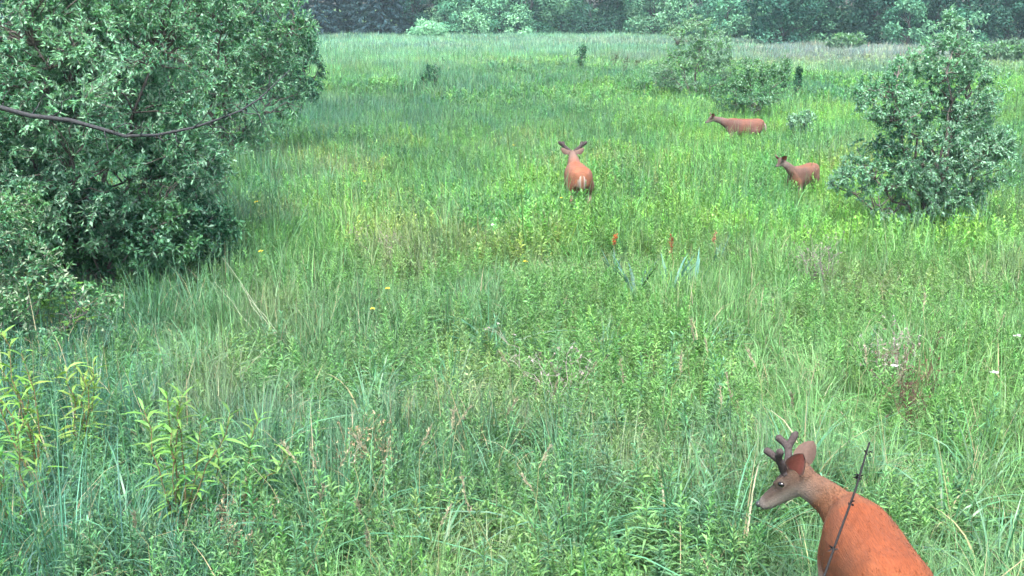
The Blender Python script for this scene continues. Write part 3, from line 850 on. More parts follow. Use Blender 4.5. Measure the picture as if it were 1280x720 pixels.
while cnt < 150 and tries < 4000:
    tries += 1
    py = 395 + 300 * rng.random() ** .8; px = rng.uniform(40, 1275)
    if (px < 330 or (px > 960 and py > 440)) and rng.random() < .6: continue
    p = at(px, py, .45)
    if vnoise([p.x], [p.y], 1.4, 15.)[0] < .42 or not clear_mask(np.array([p.x]), np.array([p.y]))[0]: continue
    if (p.x - HERO[0]) ** 2 + (p.y - HERO[1]) ** 2 < .7 ** 2 or (p.x - 1.45) ** 2 + (p.y - 5.5) ** 2 < .3 ** 2 or p.y < 5.2: continue
    kk_ = int(rng.integers(0, 7)); st, lv = kinds[kk_]
    t = empty('meadow_herb', (p.x, p.y, float(ground_h(p.x, p.y))), rng.random() * 6.28, rng.uniform(.55, .92))
    t.rotation_euler.x, t.rotation_euler.y = rng.normal(0, .1, 2)
    nm_ = ('two-stemmed leafy herb with light green lance leaves', 'tall single-stemmed herb with very narrow blue green leaves', 'three-stemmed yellow green herb with broad leaves', 'two-stemmed cool green herb with long narrow leaves',
           'short bushy four-stemmed herb with broad dark leaves', 'feathery two-stemmed herb with thread-narrow leaves', 'tallest single-stemmed herb with fresh green leaves')[kk_]
    tag(t, nm_ + ' in the near grass', 'herb', nm_.replace('herb', 'herbs'))
    link('stem', st, t); link('leaves', lv, t)
    cnt += 1

# arching tussocks
tus = [tuft(60, .09, h, .012, b, 6, .35, .25, .05).mesh('blades', leaf_mat('tussock%d' % i, .3, .4, .5)) for i, (h, b) in enumerate(((.8, .75), (.9, .6), (.7, .9)))]
for px, py in ((330, 590), (320, 560), (75, 560), (120, 470), (560, 455), (755, 400), (610, 400), (460, 480), (880, 395), (170, 620), (420, 640), (840, 610), (1000, 560), (1190, 610), (1230, 560),
               (250, 440), (60, 650), (540, 660), (720, 640), (920, 640), (1110, 560), (690, 520), (1250, 660)):
    p = at(px, py, .4)
    o = link('grass_tussock', tus[rng.integers(0, 3)])
    o.location = (p.x, p.y, float(ground_h(p.x, p.y))); o.rotation_euler.z = rng.random() * 6.28; o.scale = (rng.uniform(.8, 1.1),) * 3
    tag(o, 'big tussock of long grass blades arching over at their tips', 'tussock', 'arching grass tussocks')

# ripe seed heads
shd = []
for k in range(4):
    g = Geo(); seedhead(g, (.82, .9, .75, .85)[k], (.24, .23, .15), rng.random() * 6, (.15, .25, .1, .3)[k], (.13, .16, .11, .15)[k]); shd.append(g.mesh('seed_head', M_DRY))
for px, py in ((408, 590), (415, 600), (430, 612), (535, 552), (500, 582), (510, 574), (546, 545), (705, 608), (618, 536), (647, 605), (950, 490), (980, 470), (866, 416), (880, 420), (722, 466), (772, 474), (1010, 505),
               (388, 575), (395, 640), (470, 640), (440, 585), (480, 670), (533, 655), (190, 650), (660, 470), (700, 480), (835, 465), (905, 500), (1075, 450), (1220, 400), (1160, 405), (640, 650), (1085, 470)):
    p = at(px, py, .7)
    o = link('seed_stalk', shd[rng.integers(0, 4)])
    o.location = (p.x, p.y, float(ground_h(p.x, p.y))); o.rotation_euler.z = rng.random() * 6.28; o.scale = (rng.uniform(.85, 1.1),) * 3
    tag(o, 'thin grass stalk topped by a fluffy straw coloured seed head', 'grass stalk', 'ripe seed stalks standing in the foreground')

# leaning straws by the hedge
for (x0, y0, z0), (x1, y1, z1) in (((362, 432, .25), (278, 322, .75)), ((350, 430, .25), (300, 355, .7)), ((340, 425, .25), (268, 352, .6)), ((372, 436, .2), (310, 372, .55))):
    a_, b_ = at(x0, y0, z0), at(x1, y1, z1)
    a0 = a_ + (a_ - b_) * .12; a0.z = float(ground_h(a0.x, a0.y)) - .02
    g = Geo(); c = curve_pts(np.zeros(3), np.array(b_ - a0), 8, .03, .006)
    g.tube(c, np.linspace(.0045, .002, 8), 5, (.24, .28, .19))
    o = link('dry_straw', g.mesh('dry_straw', M_DRY)); o.location = a0
    tag(o, 'long pale dry straw leaning flat across the grass by the hedge', 'straw', 'leaning straws by the hedge')

# willow saplings lower left
def willow(px, py, h, label, nb=5, col=(.12, .25, .06), lean=(0, 0), ll=.12, lw=.022):
    p = at(px, py, .1)
    t = empty('sapling', (p.x, p.y, float(ground_h(p.x, p.y)) - .02)); tag(t, label, 'sapling')
    g, gl = Geo(), Geo()
    for k in range(nb):
        tip = np.array([lean[0] + rng.normal(0, .16), lean[1] + rng.normal(0, .12), h * rng.uniform(.75, 1.05)])
        P = curve_pts(rng.normal(0, .02, 3) * [1, 1, 0], tip, 8, .06, .02)
        g.tube(P, np.linspace(.008, .002, 8), 5, (.16, .12, .06))
        n = 30
        u = np.linspace(.3, 1, n)
        q = np.stack([np.interp(u, np.linspace(0, 1, 8), P[:, i]) for i in range(3)], 1)
        a = np.arange(n) * 2.4 + rng.random() * 6
        el = np.interp(u, [0, 1], [.2, .9]) + rng.normal(0, .2, n)
        D = np.stack([np.cos(a) * np.cos(el), np.sin(a) * np.cos(el), np.sin(el)], 1)
        gl.long_leaves(q, D, ll * rng.uniform(.7, 1.2, n), lw * rng.uniform(.7, 1.2, n), np.clip(rng.normal(.5, .25, n), 0, 1), jit(col, n, .2, .08), 4, .45)
    link('stem', g.mesh('stem', M_DRY, True), t); link('leaves', gl.mesh('leaves', M_HERB), t)
willow(225, 690, 1.05, 'bushy willow sapling with yellow green leaves and brown stems', 7, lean=(.05, .1))
willow(60, 640, 1.2, 'yellow green willow sapling leaning at the edge of the blue grass', 6, (.14, .27, .055), (-.15, .1))
willow(105, 590, .85, 'short yellow tipped willow sapling beside the leaning sapling', 4, (.16, .27, .06), (0, .05))
willow(290, 655, .75, 'slim willow sapling between the bushy sapling and an arching tussock', 3, (.12, .25, .06), (.05, .05))
willow(20, 700, .9, 'fresh green willow sapling rooted beside the leaning sapling', 5, (.10, .24, .06), (-.05, .05))

# broad leaved creeper on the low shrub
def creeper(px, py, label):
    p = at(px, py, .2)
    t = empty('creeper', (p.x, p.y, float(ground_h(p.x, p.y)) - .02)); tag(t, label, 'creeper')
    g, gl = Geo(), Geo()
    for k in range(7):
        tip = np.array([rng.normal(.05, .28), rng.normal(-.1, .15), rng.uniform(.45, .95)])
        P = curve_pts((0, 0, 0), tip, 7, .15, .03); g.tube(P, np.linspace(.006, .002, 7), 4, (.12, .15, .06))
        for u in np.linspace(.35, 1, 7):
            q = np.array([np.interp(u, np.linspace(0, 1, 7), P[:, i]) for i in range(3)]); a0 = rng.random() * 6.28
            n = 5
            a = a0 + np.linspace(-1.1, 1.1, n)
            gl.leaves(np.repeat(q[None], n, 0), np.stack([np.cos(a), np.sin(a), np.full(n, .15)], 1), rng.normal(0, .2, (n, 3)) + [0, 0, 1], rng.uniform(.06, .09, n), rng.uniform(.03, .045, n), jit((.13, .27, .07), n, .15), .2, .12)
    link('stem', g.mesh('stem', M_DRY, True), t); link('leaves', gl.mesh('leaves', M_HERB), t)
creeper(62, 425, 'lime green five-leaved creeper climbing the low twiggy shrub')

# dock plants (broad blue green leaves, rusty spikes)
def dock(px, py, label, h=.6, spikes=2, n=9, rust=(.20, .06, .03)):
    p = at(px, py, .1)
    t = empty('dock_plant', (p.x, p.y, float(ground_h(p.x, p.y)) - .02)); tag(t, label, 'plant')
    gl, g = Geo(), Geo()
    a = rng.random(n) * 6.28
    D = np.stack([np.cos(a) * .35, np.sin(a) * .35, np.ones(n)], 1)
    gl.long_leaves(np.zeros((n, 3)), D, h * rng.uniform(.75, 1.1, n), .055 * rng.uniform(.7, 1.1, n), rng.uniform(.05, .3, n), jit((.075, .17, .14), n, .35), 6, .45)
    link('leaves', gl.mesh('leaves', M_HERB), t)
    for k in range(spikes):
        s = Geo(); x0 = (k - .5 * (spikes - 1)) * .12
        tip = np.array([x0, rng.normal(0, .03), h * rng.uniform(1.0, 1.1)])
        P = curve_pts((x0 * .3, 0, 0), tip, 6, 0, .02); s.tube(P, np.linspace(.006, .003, 6), 5, (.16, .14, .06))
        m = 70
        u = 1 - .22 * rng.random(m); q = np.stack([np.interp(u, np.linspace(0, 1, 6), P[:, i]) for i in range(3)], 1) + rng.normal(0, .010, (m, 3))
        s.leaves(q, unit(rng.normal(0, .6, (m, 3)) + [0, 0, .5]), rng.normal(0, 1, (m, 3)), .022, .016, jit(rust, m, .2), .1, .2)
        link('seed_spike', s.mesh('seed_spike', M_DRY), t)
dock(838, 374, 'broad leaved blue green dock with a rusty brown seed spike', .72, 1, 12)
dock(795, 372, 'broad leaved blue green dock without a seed spike', .68, 0, 9)
dock(868, 366, 'small blue green dock beside the rusty spiked dock', .6, 0, 7)
dock(768, 345, 'meadow plant with one orange flower spike', .55, 1, 5, (.34, .10, .03))
dock(893, 340, 'meadow plant with one faded salmon flower spike', .55, 1, 5, (.30, .15, .09))

# dead brush
def dead_brush(px, py, h, w, n, label, cols):
    p = at(px, py, .1)
    t = empty('dead_weed', (p.x, p.y, float(ground_h(p.x, p.y)) - .02)); tag(t, label, 'dead weed')
    g = Geo(); hd = Geo()
    for k in range(n):
        c = cols[rng.integers(0, len(cols))]
        tip = np.array([rng.normal(0, w), rng.normal(0, w * .7), h * rng.uniform(.5, 1.1)])
        P = curve_pts(rng.normal(0, w * .3, 3) * [1, 1, 0], tip, 7, 0, .05); g.tube(P, np.linspace(.0045, .0015, 7), 4, c, cap=False)
        for j in range(4):
            q = P[rng.integers(3, 7)]; e = q + rng.normal(0, .08, 3) + [0, 0, .06]
            g.tube(curve_pts(q, e, 3, .1, .05), [.002, .0015, .001], 3, c, cap=False)
            m = 6; hd.leaves(np.repeat(e[None], m, 0), rng.normal(0, 1, (m, 3)), rng.normal(0, 1, (m, 3)), rng.uniform(.012, .03, m), rng.uniform(.006, .012, m), jit(c, m, .25), .2, .2)
    link('stems', g.mesh('stems', M_DRY), t); link('seed_clusters', hd.mesh('seed_clusters', M_DRY), t)['kind'] = 'stuff'
GREYS = [(.30, .27, .24), (.22, .17, .15), (.36, .33, .30)]
RED = [(.12, .07, .05), (.15, .10, .075), (.09, .06, .045)]
dead_brush(1140, 530, .7, .11, 20, 'rust brown dead weed clump in the right meadow grass', RED)
dead_brush(1115, 478, .6, .16, 20, 'grey bleached dead weed tangle behind the rust brown clump', GREYS)
dead_brush(1022, 362, .65, .16, 18, 'mauve grey twiggy dead weed below the lone silvery shrub', [(.20, .16, .16), (.26, .22, .21)])
dead_brush(700, 500, .55, .2, 12, 'thin bleached dead weed in the middle of the near meadow', GREYS)
dead_brush(455, 600, .35, .14, 22, 'matted tan dead grass beside a dark hollow', [(.33, .27, .16), (.28, .22, .12)])
dead_brush(300, 690, .3, .2, 24, 'matted brown dead grass behind the bushy willow sapling', [(.26, .19, .12), (.3, .26, .17)])
dead_brush(480, 330, .5, .2, 12, 'mauve dead weed in the far part of the near meadow', [(.24, .19, .19), (.3, .25, .22)])

# the dark leaning dead stalk in front of the near deer
def dark_stalk():
    top = pix(1086, 553, 5.15); low = pix(1044, 690, 4.75)
    dirv = (low - top)
    foot = low + dirv * ((low.z + .02) / -dirv.z) if dirv.z < 0 else low
    foot.z = float(ground_h(foot.x, foot.y)) - .02
    t = empty('dead_stalk', foot); tag(t, 'dark dry leaning stalk with small seed pods before the near deer', 'dead stalk')
    P = []
    for u in np.linspace(0, 1, 12):
        q = foot.lerp(top, u); P.append((q.x - foot.x + .012 * math.sin(7 * u) + .006 * math.sin(23 * u), q.y - foot.y, q.z - foot.z))
    P = np.array(P)
    g = Geo(); g.tube(P, np.linspace(.008, .0045, 12), 6)
    link('stem', g.mesh('stem', M_STALK, True), t)
    for k, u in enumerate((.98, .93, .88, .80, .74, .72, .66, .60, .55, .50, .44, .40, .36)):
        q = np.array([np.interp(u, np.linspace(0, 1, 12), P[:, i]) for i in range(3)])
        s_ = Geo(); m = int(rng.integers(5, 14))
        d = unit(rng.normal(0, .8, (m, 3)) + [.3 * (-1) ** k, 0, -.5 if u < .7 else .4])
        s_.leaves(q[None] + rng.normal(0, .004, (m, 3)), d, rng.normal(0, 1, (m, 3)), rng.uniform(.012, .035, m), rng.uniform(.006, .013, m), (1, 1, 1), rng.uniform(0, .5, m)[:, None], .3)
        link('seed_pod', s_.mesh('seed_pod', M_STALK), t)
dark_stalk()

# small white and yellow flowers
def flower(px, py, col, label, group):
    p = at(px, py, .6)
    t = empty('flower', (p.x, p.y, float(ground_h(p.x, p.y)) - .02), rng.random() * 6); tag(t, label, 'flower', group)
    g = Geo(); P = curve_pts((0, 0, 0), (.02, .03, .6), 5, 0, .02); g.tube(P, [.003] * 5, 4, (.09, .16, .06))
    link('stem', g.mesh('stem', M_HERB), t)
    n = 22; a = rng.random(n) * 6.28; h_ = Geo()
    h_.leaves(np.repeat(P[-1:], n, 0) + rng.normal(0, .012, (n, 3)) * [1, 1, .3], np.stack([np.cos(a), np.sin(a), np.full(n, .4)], 1), np.tile([0, 0, 1.], (n, 1)) + rng.normal(0, .3, (n, 3)), .02, .012, jit(col, n, .1), .1, .1)
    link('bloom', h_.mesh('bloom', M_DRY), t)
for px, py in ((1276, 420), (1243, 462), (1125, 455), (612, 285)):
    flower(px, py, (.72, .74, .70), 'small white flower cluster on a thin stem in the grass', 'white flowers in the meadow')
for px, py in ((322, 258), (640, 185), (455, 232), (484, 360), (470, 385), (330, 320), (700, 250), (660, 330)):
    flower(px, py, (.6, .5, .05), 'small yellow flower head on a thin stem in the grass', 'yellow flowers in the meadow')

# ------------------------------------------------------------------ deer
M_COAT = noise_mat('deer_coat', (.72, .72, .74), (1.15, 1.12, 1.08), 46, .8, .5, (.4, 3.2, 3.2), attr=True, spec=.2, dist=.008)
M_VELVET = noise_mat('antler_velvet', (.028, .022, .022), (.06, .05, .048), 90, .95, .3, spec=.1, dist=.003)
M_EYE = noise_mat('deer_eye', (.006, .005, .005), (.012, .01, .01), 10, .12, 0, spec=.6)
M_NOSE = noise_mat('deer_nose', (.012, .012, .013), (.025, .024, .024), 120, .4, .2, spec=.5, dist=.002)
M_HOOF = noise_mat('deer_hoof', (.02, .018, .016), (.05, .045, .04), 40, .5, .1)
M_EAR = noise_mat('deer_ear', (.8, .8, .8), (1.1, 1.1, 1.1), 70, .8, .2, attr=True, spec=.15, dist=.003)

def loft(g, secs, n=20, sq=1.0):
    """closed loft through ellipses: (centre, axis_u, axis_v)"""
    ang = np.arange(n) * 2 * math.pi / n
    V = []
    for c, u, v in secs:
        ca, sa = np.cos(ang), np.sin(ang); ca = np.sign(ca) * np.abs(ca) ** sq; sa = np.sign(sa) * np.abs(sa) ** sq
        V.append(np.asarray(c)[None] + ca[:, None] * np.asarray(u)[None] + sa[:, None] * np.asarray(v)[None])
    V = np.vstack(V); m = len(secs)
    i = np.arange(m - 1)[:, None] * n; j = np.arange(n)[None]; k = (j + 1) % n
    Q = np.stack([i + j, i + k, i + n + k, i + n + j], -1).reshape(-1, 4)
    V = np.vstack([V, [secs[0][0]], [secs[-1][0]]]); a, b = len(V) - 2, len(V) - 1
    jj = np.arange(n); kk = (jj + 1) % n
    T = np.vstack([np.stack([kk, jj, np.full(n, a)], 1), np.stack([(m - 1) * n + jj, (m - 1) * n + kk, np.full(n, b)], 1)])
    g.add(V, T, Q)

def catmull(P, n):
    P = np.asarray(P, float); m = len(P)
    t = np.linspace(0, m - 1, n); out = []
    for x in t:
        i = min(int(x), m - 2); f = x - i
        p0, p1, p2, p3 = P[max(i - 1, 0)], P[i], P[i + 1], P[min(i + 2, m - 1)]
        out.append(.5 * ((2 * p1) + (-p0 + p2) * f + (2 * p0 - 5 * p1 + 4 * p2 - p3) * f * f + (-p0 + 3 * p1 - 3 * p2 + p3) * f ** 3))
    return np.array(out)

def ellipsoid(c, r, name, mat, seg=12):
    g = Geo()
    secs = []
    for t in np.linspace(.06, math.pi - .06, seg):
        secs.append((np.array(c) + [0, 0, -r[2] * math.cos(t)], np.array([r[0] * math.sin(t), 0, 0]), np.array([0, r[1] * math.sin(t), 0])))
    loft(g, secs, seg); return g.mesh(name, mat, True)

def deer(label, pos, yaw, poll, nose, antler=None, scale=1.0, voxel=.014, coat=(.36, .12, .045), neck_mid=None, spread=.5, fur=0, neck_r=1.0, ear_dir=(.85, -.25, .45), group=None, thick=1.0, ear_face=(.75, .45)):
    root = empty('deer', (pos[0], pos[1], float(ground_h(pos[0], pos[1])) - .01), yaw, scale)
    tag(root, label, 'deer', group)
    poll, nose = np.asarray(poll, float), np.asarray(nose, float)
    f = unit((nose - poll)[None])[0]; HL = np.linalg.norm(nose - poll)
    s = unit(np.cross([0, 0, 1.], f)[None])[0]            # the animal's left
    u = np.cross(f, s)
    g = Geo()
    # torso
    S = [(-.555, .80, .035, .05), (-.53, .79, .105, .12), (-.47, .785, .16, .175), (-.38, .775, .19, .20), (-.24, .755, .192, .205), (-.06, .735, .20, .212), (.12, .73, .198, .222),
         (.26, .735, .178, .222), (.35, .745, .135, .20), (.41, .76, .095, .16), (.46, .78, .05, .09)]
    X = np.array(S); tt = np.linspace(0, len(S) - 1, 30)
    Sx = np.stack([np.interp(tt, np.arange(len(S)), X[:, i]) for i in range(4)], 1)
    loft(g, [((a, 0, z), (0, w, 0), (0, 0, h)) for a, z, w, h in Sx], 28, .76)
    # withers / spine ridge
    loft(g, [((x, 0, z), (0, .05, 0), (0, 0, .05)) for x, z in ((-.45, .90), (-.2, .915), (.1, .91), (.28, .925), (.40, .90))], 10)
    loft(g, [(np.array(p_), (0, w_, 0), (h_ * .5, 0, h_ * .8)) for p_, w_, h_ in (((.30, 0, .66), .12, .12), ((.38, 0, .72), .115, .13), ((.44, 0, .79), .10, .12), ((.47, 0, .86), .08, .09))], 14)
    # neck
    n0 = np.array([.30, 0, .76])
    mid = np.asarray(neck_mid, float) if neck_mid is not None else (n0 * .45 + (poll - f * .0) * .55 + np.array([0, 0, .0]))
    NP = catmull([n0, mid, poll + f * .05 - u * .02], 10)
    rr = np.interp(np.linspace(0, 1, 10), [0, .25, .6, 1], [.165, .130, .092, .070]) * neck_r
    tn = unit(np.gradient(NP, axis=0))
    secs = []
    for c, t, r in zip(NP, tn, rr):
        a = unit(np.cross([0, 0, 1.], t)[None])[0]; b = np.cross(t, a)
        secs.append((c, a * r * .82, b * r * 1.15))
    loft(g, secs, 18)
    # head
    HS = [(-.12, .030, .040, -.01), (-.03, .058, .066, .0), (.10, .066, .078, .002), (.26, .064, .078, -.006), (.40, .055, .068, -.014), (.54, .044, .058, -.020), (.70, .038, .050, -.024), (.84, .036, .045, -.026), (.93, .031, .037, -.027), (.985, .020, .024, -.026), (1.0, .008, .010, -.025)]
    loft(g, [(poll + f * HL * t + u * dz, s * w, u * h) for t, w, h, dz in HS], 18)
    # jaw, brow ridges
    loft(g, [(poll + f * HL * t - u * dz, s * w, u * h) for t, w, h, dz in ((.0, .03, .03, .05), (.16, .040, .036, .062), (.32, .038, .030, .066), (.55, .030, .022, .062), (.78, .024, .016, .058), (.92, .014, .010, .054))], 10)
    for q in (1, -1):
        loft(g, [(poll + f * HL * t + s * q * w_ + u * .040, s * .013, u * .013) for t, w_ in ((.20, .036), (.28, .046), (.36, .050), (.44, .044), (.52, .034))], 8)
    # shoulder blades and haunches
    for q in (1, -1):
        loft(g, [((.30 - .12 * abs(z - .76), q * (.105 - .45 * max(0, z - .76)), z), (w_, 0, 0), (0, .055, 0)) for z, w_ in ((.58, .03), (.64, .07), (.72, .09), (.80, .08), (.86, .06), (.90, .02))], 12)
        loft(g, [((-.38, q * (.115 - .5 * max(0, z - .78)), z), (w_, 0, 0), (0, .07, 0)) for z, w_ in ((.56, .03), (.64, .09), (.74, .12), (.82, .11), (.88, .08), (.92, .02))], 12)
    # legs
    def leg(pts):
        P = np.array([p[:3] for p in pts]); r = np.array([p[3] for p in pts])
        C = catmull(P, 18); rad = np.interp(np.linspace(0, 1, 18), np.linspace(0, 1, len(r)), r)
        g.tube(C, rad, 10)
    for sd_ in (1, -1):
        leg([(.30, .075 * sd_, .76, .085), (.31, .105 * sd_, .62, .072), (.28, .118 * sd_, .50, .05), (.315, .11 * sd_, .30, .026), (.31, .11 * sd_, .10, .018), (.335, .11 * sd_, .03, .024)])
        leg([(-.36, .07 * sd_, .77, .115), (-.33, .115 * sd_, .66, .115), (-.29, .13 * sd_, .54, .075), (-.47, .115 * sd_, .38, .034), (-.45, .112 * sd_, .22, .022), (-.445, .112 * sd_, .09, .019), (-.42, .112 * sd_, .03, .024)])
    tmp = bpy.data.objects.new('tmp_body', g.mesh('tmp_body')); COL.objects.link(tmp)
    m = tmp.modifiers.new('r', 'REMESH'); m.mode = 'VOXEL'; m.voxel_size = voxel
    m2 = tmp.modifiers.new('s', 'SMOOTH'); m2.iterations = 13; m2.factor = .5
    bpy.context.view_layer.update()
    me = bpy.data.meshes.new_from_object(tmp.evaluated_get(bpy.context.evaluated_depsgraph_get()))
    bpy.data.objects.remove(tmp)
    n = len(me.vertices); V = np.empty(n * 3, np.float32); me.vertices.foreach_get('co', V); V = V.reshape(-1, 3).astype(float)
    me.polygons.foreach_set('use_smooth', np.ones(len(me.polygons), bool))
    # coat colours (the animal's own markings)
    coat = np.asarray(coat); c = np.tile(coat, (n, 1))
    def mixc(mask, col, k=1.0):
        w = np.clip(mask, 0, 1)[:, None] * k
        c[:] = c * (1 - w) + np.asarray(col) * w
    sm = lambda x, a, b: np.clip((x - a) / (b - a), 0, 1)
    spots = vnoise(V[:, 0] * 1.0 + V[:, 1], V[:, 2], .05, 2.)
    c *= (.62 + .36 * vnoise(V[:, 0], V[:, 2] + V[:, 1], .09, 3.) + .42 * vnoise(V[:, 0] * .6 + V[:, 1], V[:, 2] * 1.6, .03, 13.))[:, None]
    side = sm(np.abs(V[:, 1]), .10, .18)
    mixc(side * vnoise(V[:, 0], V[:, 2], .16, 17.), coat * np.array([1.0, 1.35, 1.9]), .6)                            # paler greyer flanks
    mixc(sm(V[:, 2], .90, .99) * (np.abs(V[:, 1]) < .09) * (V[:, 0] < .4), coat * np.array([1.12, .92, .7]), .7)     # richer back line
    mixc(sm(-V[:, 2], -.62, -.50) * (np.abs(V[:, 0]) < .45), (.30, .25, .20), .8)                                    # pale belly
    mixc(sm(-V[:, 2], -.50, -.35), (.12, .06, .035), .8)                                                             # legs
    ph = (V - poll) @ f / HL; uh = (V - poll) @ u; shh = (V - poll) @ s
    near = np.linalg.norm(V - (poll + np.clip(ph, -.1, 1.05)[:, None] * f * HL), axis=1)
    head = sm(ph, -.45, .25) * sm(-near, -.17, -.12)
    nk = sm(-np.linalg.norm(V - poll, axis=1), -.52, -.16) * (V[:, 0] > .22)
    mixc(nk, coat * np.array([.74, 1.28, 1.9]), .9)
    mixc(sm(vnoise(V[:, 0] * 1.0, V[:, 2] + V[:, 1] * .6, .22, 7.), .5, .8) * (V[:, 2] < .93) * (ph < -.2), coat * np.array([.66, .85, 1.15]), .7)
    mixc(head, (.075, .052, .040), .9)
    mixc(head * sm(ph, .3, .8), (.062, .050, .043), .7)
    mixc(head * sm(-uh, .01, .045) * sm(ph, -.1, .4), (.24, .21, .18), .75)                                           # chin and throat
    mixc(head * sm(ph, .80, .86) * sm(-ph, -.97, -.93), (.20, .18, .165), .45)
    mixc(head * sm(ph, .84, .93) * sm(-uh, .035, .05), (.02, .018, .018), .85)                                     # dark lip                                          # muzzle band
    ring = np.abs(np.linalg.norm(np.stack([(ph - .37) * HL, (uh - .016) * 1.5], 1), axis=1) - .026) < .008
    mixc(head * ring * (np.abs(shh) > .03), (.15, .12, .10), .45)
    mixc(sm(V[:, 0], -.50, -.545) * (np.abs(V[:, 1]) < .07) * (V[:, 2] < .8), (.30, .25, .22), .7)                    # pale rump
    a = me.color_attributes.new('Col', 'FLOAT_COLOR', 'POINT')
    c4 = np.ones((n, 4), np.float32); c4[:, :3] = np.clip(c, 0, 1); a.data.foreach_set('color', c4.ravel())
    me.materials.clear(); me.materials.append(M_COAT)
    body = link('body', me, root)
    # short hair standing off the coat
    if fur:
        nr = np.empty(n * 3, np.float32); me.vertices.foreach_get('normal', nr); nr = nr.reshape(-1, 3).astype(float)
        k = rng.integers(0, n, fur); k = k[V[k, 2] > .45]
        m_ = len(k)
        flow = np.where((ph[k] > -.15)[:, None] & (near[k] < .16)[:, None], -f[None], np.array([[-1., 0, -.25]]))
        gf = Geo()
        gf.leaves(V[k] + rng.normal(0, .004, (m_, 3)) - nr[k] * .002, unit(flow + nr[k] * rng.uniform(.0, .2, (m_, 1)) + rng.normal(0, .25, (m_, 3))), nr[k] + rng.normal(0, .3, (m_, 3)),
                  rng.uniform(.012, .026, m_) * np.where(near[k] < .11, .5, 1), rng.uniform(.002, .0042, m_), np.clip(c[k] * (1 + rng.normal(0, .2, (m_, 1))) * (.75 + .5 * vnoise(V[k, 0] * .6, V[k, 2] * 2 + V[k, 1] * 2, .05, 6.))[:, None], 0, 1), .1, .1)
        ho = link('hair', gf.mesh('hair', M_EAR), body)
        ho['kind'] = 'stuff'
    # ears: cupped
    for sd_ in (1, -1):
        e = unit((s * sd_ * ear_dir[0] + f * ear_dir[1] + u * ear_dir[2])[None])[0]
        b0 = poll + f * .03 + s * sd_ * .045 + u * .035
        face = unit((f * ear_face[0] + s * sd_ * ear_face[1] + u * .1)[None])[0]; face = unit((face - e * (face @ e))[None])[0]
        w = np.cross(e, face)
        nu, nw = 10, 7; Vv, Cc = [], []
        for layer in (0, 1):
            for i in range(nu):
                t = i / (nu - 1)
                hw = .054 * math.sin(math.pi * min(1, (t * .93 + .07)) ** .85) ** .6 + .001
                for j in range(nw):
                    q = (j / (nw - 1)) * 2 - 1
                    Vv.append(b0 + e * (.158 * t) + w * (hw * q) + face * (.028 * q * q * math.sin(math.pi * t) - .006 * layer))
                    Cc.append((.21, .062, .048) if layer == 0 and abs(q) < .75 else (.14, .09, .075) if layer == 0 else (.09, .06, .048))
        Q = []
        for i in range(nu - 1):
            for j in range(nw - 1):
                a_ = i * nw + j; Q.append((a_, a_ + 1, a_ + nw + 1, a_ + nw)); o_ = nu * nw + a_; Q.append((o_, o_ + nw, o_ + nw + 1, o_ + 1))
        ge = Geo(); ge.add(np.array(Vv), None, Q, np.array(Cc)); link('ear', ge.mesh('ear', M_EAR, True), root)
        # eye
        pe = poll + f * HL * .37 + s * sd_ * .0475 + u * .016
        link('eye', ellipsoid(pe, (.020, .020, .0155), 'eye', M_EYE), root)
        if antler:
            hb = poll + f * .075 + s * sd_ * .032 + u * .055
            H = antler
            up_ = unit((u * .5 + np.array([0, 0, .6]) - f * .15)[None])[0]
            k1 = hb + up_ * .05 * H + s * sd_ * .03 * spread * 2
            k2 = hb + up_ * .095 * H + s * sd_ * .065 * spread * 2
            fh = unit((f * [1, 1, .25])[None])[0]
            tipA = k2 + up_ * .055 * H + fh * .060 * H + s * sd_ * .015 * spread
            tipB = k2 + up_ * .060 * H - fh * .038 * H + s * sd_ * .05 * spread * 2
            brow = k1
            ga = Geo()
            C = catmull([hb - u * .02, hb + u * .01, k1, k2, tipB], 16)
            ga.tube(C, np.interp(np.linspace(0, 1, 16), [0, .2, .6, .85, .97, 1], [.020, .017, .015, .0145, .015, .006]) * thick, 10)
            at_ = link('antler', ga.mesh('antler', M_VELVET, True), root)
            gt = Geo(); C = catmull([k1 * .35 + k2 * .65, k2 + (tipA - k2) * .35 - up_ * .004, tipA], 10)
            gt.tube(C, np.interp(np.linspace(0, 1, 10), [0, .6, .93, 1], [.0145, .0145, .0145, .006]) * thick, 10); link('tine', gt.mesh('tine', M_VELVET, True), at_)
    link('nose', ellipsoid(poll + f * HL * .985 - u * .012, (.020, .020, .017), 'nose', M_NOSE), root)
    # tail
    gt = Geo()
    TP = catmull([(-.53, 0, .86), (-.575, 0, .80), (-.585, 0, .70), (-.575, 0, .62)], 10)
    loft(gt, [(p, (0, w, 0), (d, 0, 0)) for p, w, d in zip(TP, np.interp(np.linspace(0, 1, 10), [0, .3, .75, 1], [.03, .045, .04, .008]), np.interp(np.linspace(0, 1, 10), [0, .5, 1], [.022, .024, .008]))], 10)
    tm = gt.mesh('tail', M_COAT, True)
    V2 = np.empty(len(tm.vertices) * 3, np.float32); tm.vertices.foreach_get('co', V2); V2 = V2.reshape(-1, 3)
    tc = np.ones((len(V2), 4), np.float32); edge = np.clip(np.abs(V2[:, 1]) / .03 - .5, 0, 1)[:, None]
    tc[:, :3] = np.array([.12, .055, .03]) * (1 - edge) + np.array([.34, .31, .28]) * edge
    tm.color_attributes['Col'].data.foreach_set('color', tc.ravel())
    link('tail', tm, root)
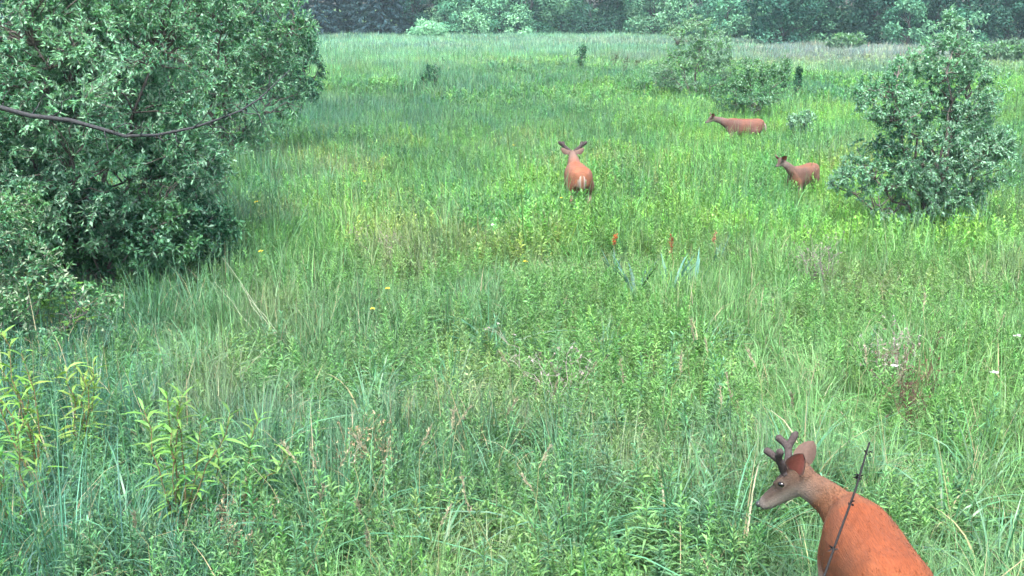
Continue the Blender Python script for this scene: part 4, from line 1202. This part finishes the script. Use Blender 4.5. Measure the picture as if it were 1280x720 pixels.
    # hooves
    for x, y in ((.345, .11), (.345, -.11), (-.41, .112), (-.41, -.112)):
        gh = Geo(); loft(gh, [((x - .01, y, .05), (.024, 0, 0), (0, .022, 0)), ((x + .005, y, .02), (.034, 0, 0), (0, .027, 0)), ((x + .01, y, .0), (.036, 0, 0), (0, .028, 0))], 10)
        link('hoof', gh.mesh('hoof', M_HOOF, True), root)
    return root

deer('reddish antlered deer in velvet, head turned sideways, beside a dark dry stalk', HERO, HERO_YAW, (.525, .218, 1.0), (.64, .432, .765), antler=1.05, thick=1.35, neck_r=.88, voxel=.010, coat=(.135, .040, .015),
     neck_mid=(.45, .085, .865), spread=.50, fur=12000, ear_dir=(.35, -.8, .32), ear_face=(.0, .9))
p = pix(722, 210, 17.3)
deer('antlered deer seen from behind in the open middle of the meadow', (p.x, p.y), R(94), (.64, .0, 1.03), (.88, -.02, .90), antler=1.1, voxel=.016, coat=(.165, .066, .037), neck_mid=(.50, 0, .92), spread=.85, thick=2.0, neck_r=1.15, ear_dir=(.9, -.1, .42))
p = pix(929, 152, 25.3)
deer('slender deer standing side on under the dark olive shrub', (p.x, p.y), R(166), (.76, .06, .99), (.98, .14, .86), antler=None, scale=.86, voxel=.018, coat=(.12, .052, .034), neck_r=.85)
p = pix(1003, 216, 18.7)
deer('young deer raising its head beside the lone silvery shrub', (p.x, p.y), R(228), (.58, -.16, 1.12), (.74, -.22, 1.0), antler=None, scale=.80, voxel=.018, coat=(.125, .058, .036), neck_r=.8, neck_mid=(.50, -.04, .95))

# ------------------------------------------------------------------ haze
def haze():
    x0, x1, y0, y1, z0, z1 = -110, 110, -8, 175, -1.2, 16
    V = [(x0, y0, z0), (x1, y0, z0), (x1, y1, z0), (x0, y1, z0), (x0, y0, z1), (x1, y0, z1), (x1, y1, z1), (x0, y1, z1)]
    Q = [(0, 3, 2, 1), (4, 5, 6, 7), (0, 1, 5, 4), (1, 2, 6, 5), (2, 3, 7, 6), (3, 0, 4, 7)]
    m, nt, out = new_mat('haze')
    v = nt.nodes.new('ShaderNodeVolumePrincipled')
    v.inputs['Color'].default_value = (.66, .95, 1.0, 1)
    v.inputs['Density'].default_value = .00045
    v.inputs['Density Attribute'].default_value = ''
    v.inputs['Temperature Attribute'].default_value = ''
    v.inputs['Color Attribute'].default_value = ''
    v.inputs['Anisotropy'].default_value = .1
    nt.links.new(v.outputs[0], out.inputs['Volume'])
    o = link('haze', np_mesh('haze', V, None, Q, None, m)); tag(o, 'thin bluish morning haze over the meadow', 'haze', kind='stuff')
haze()
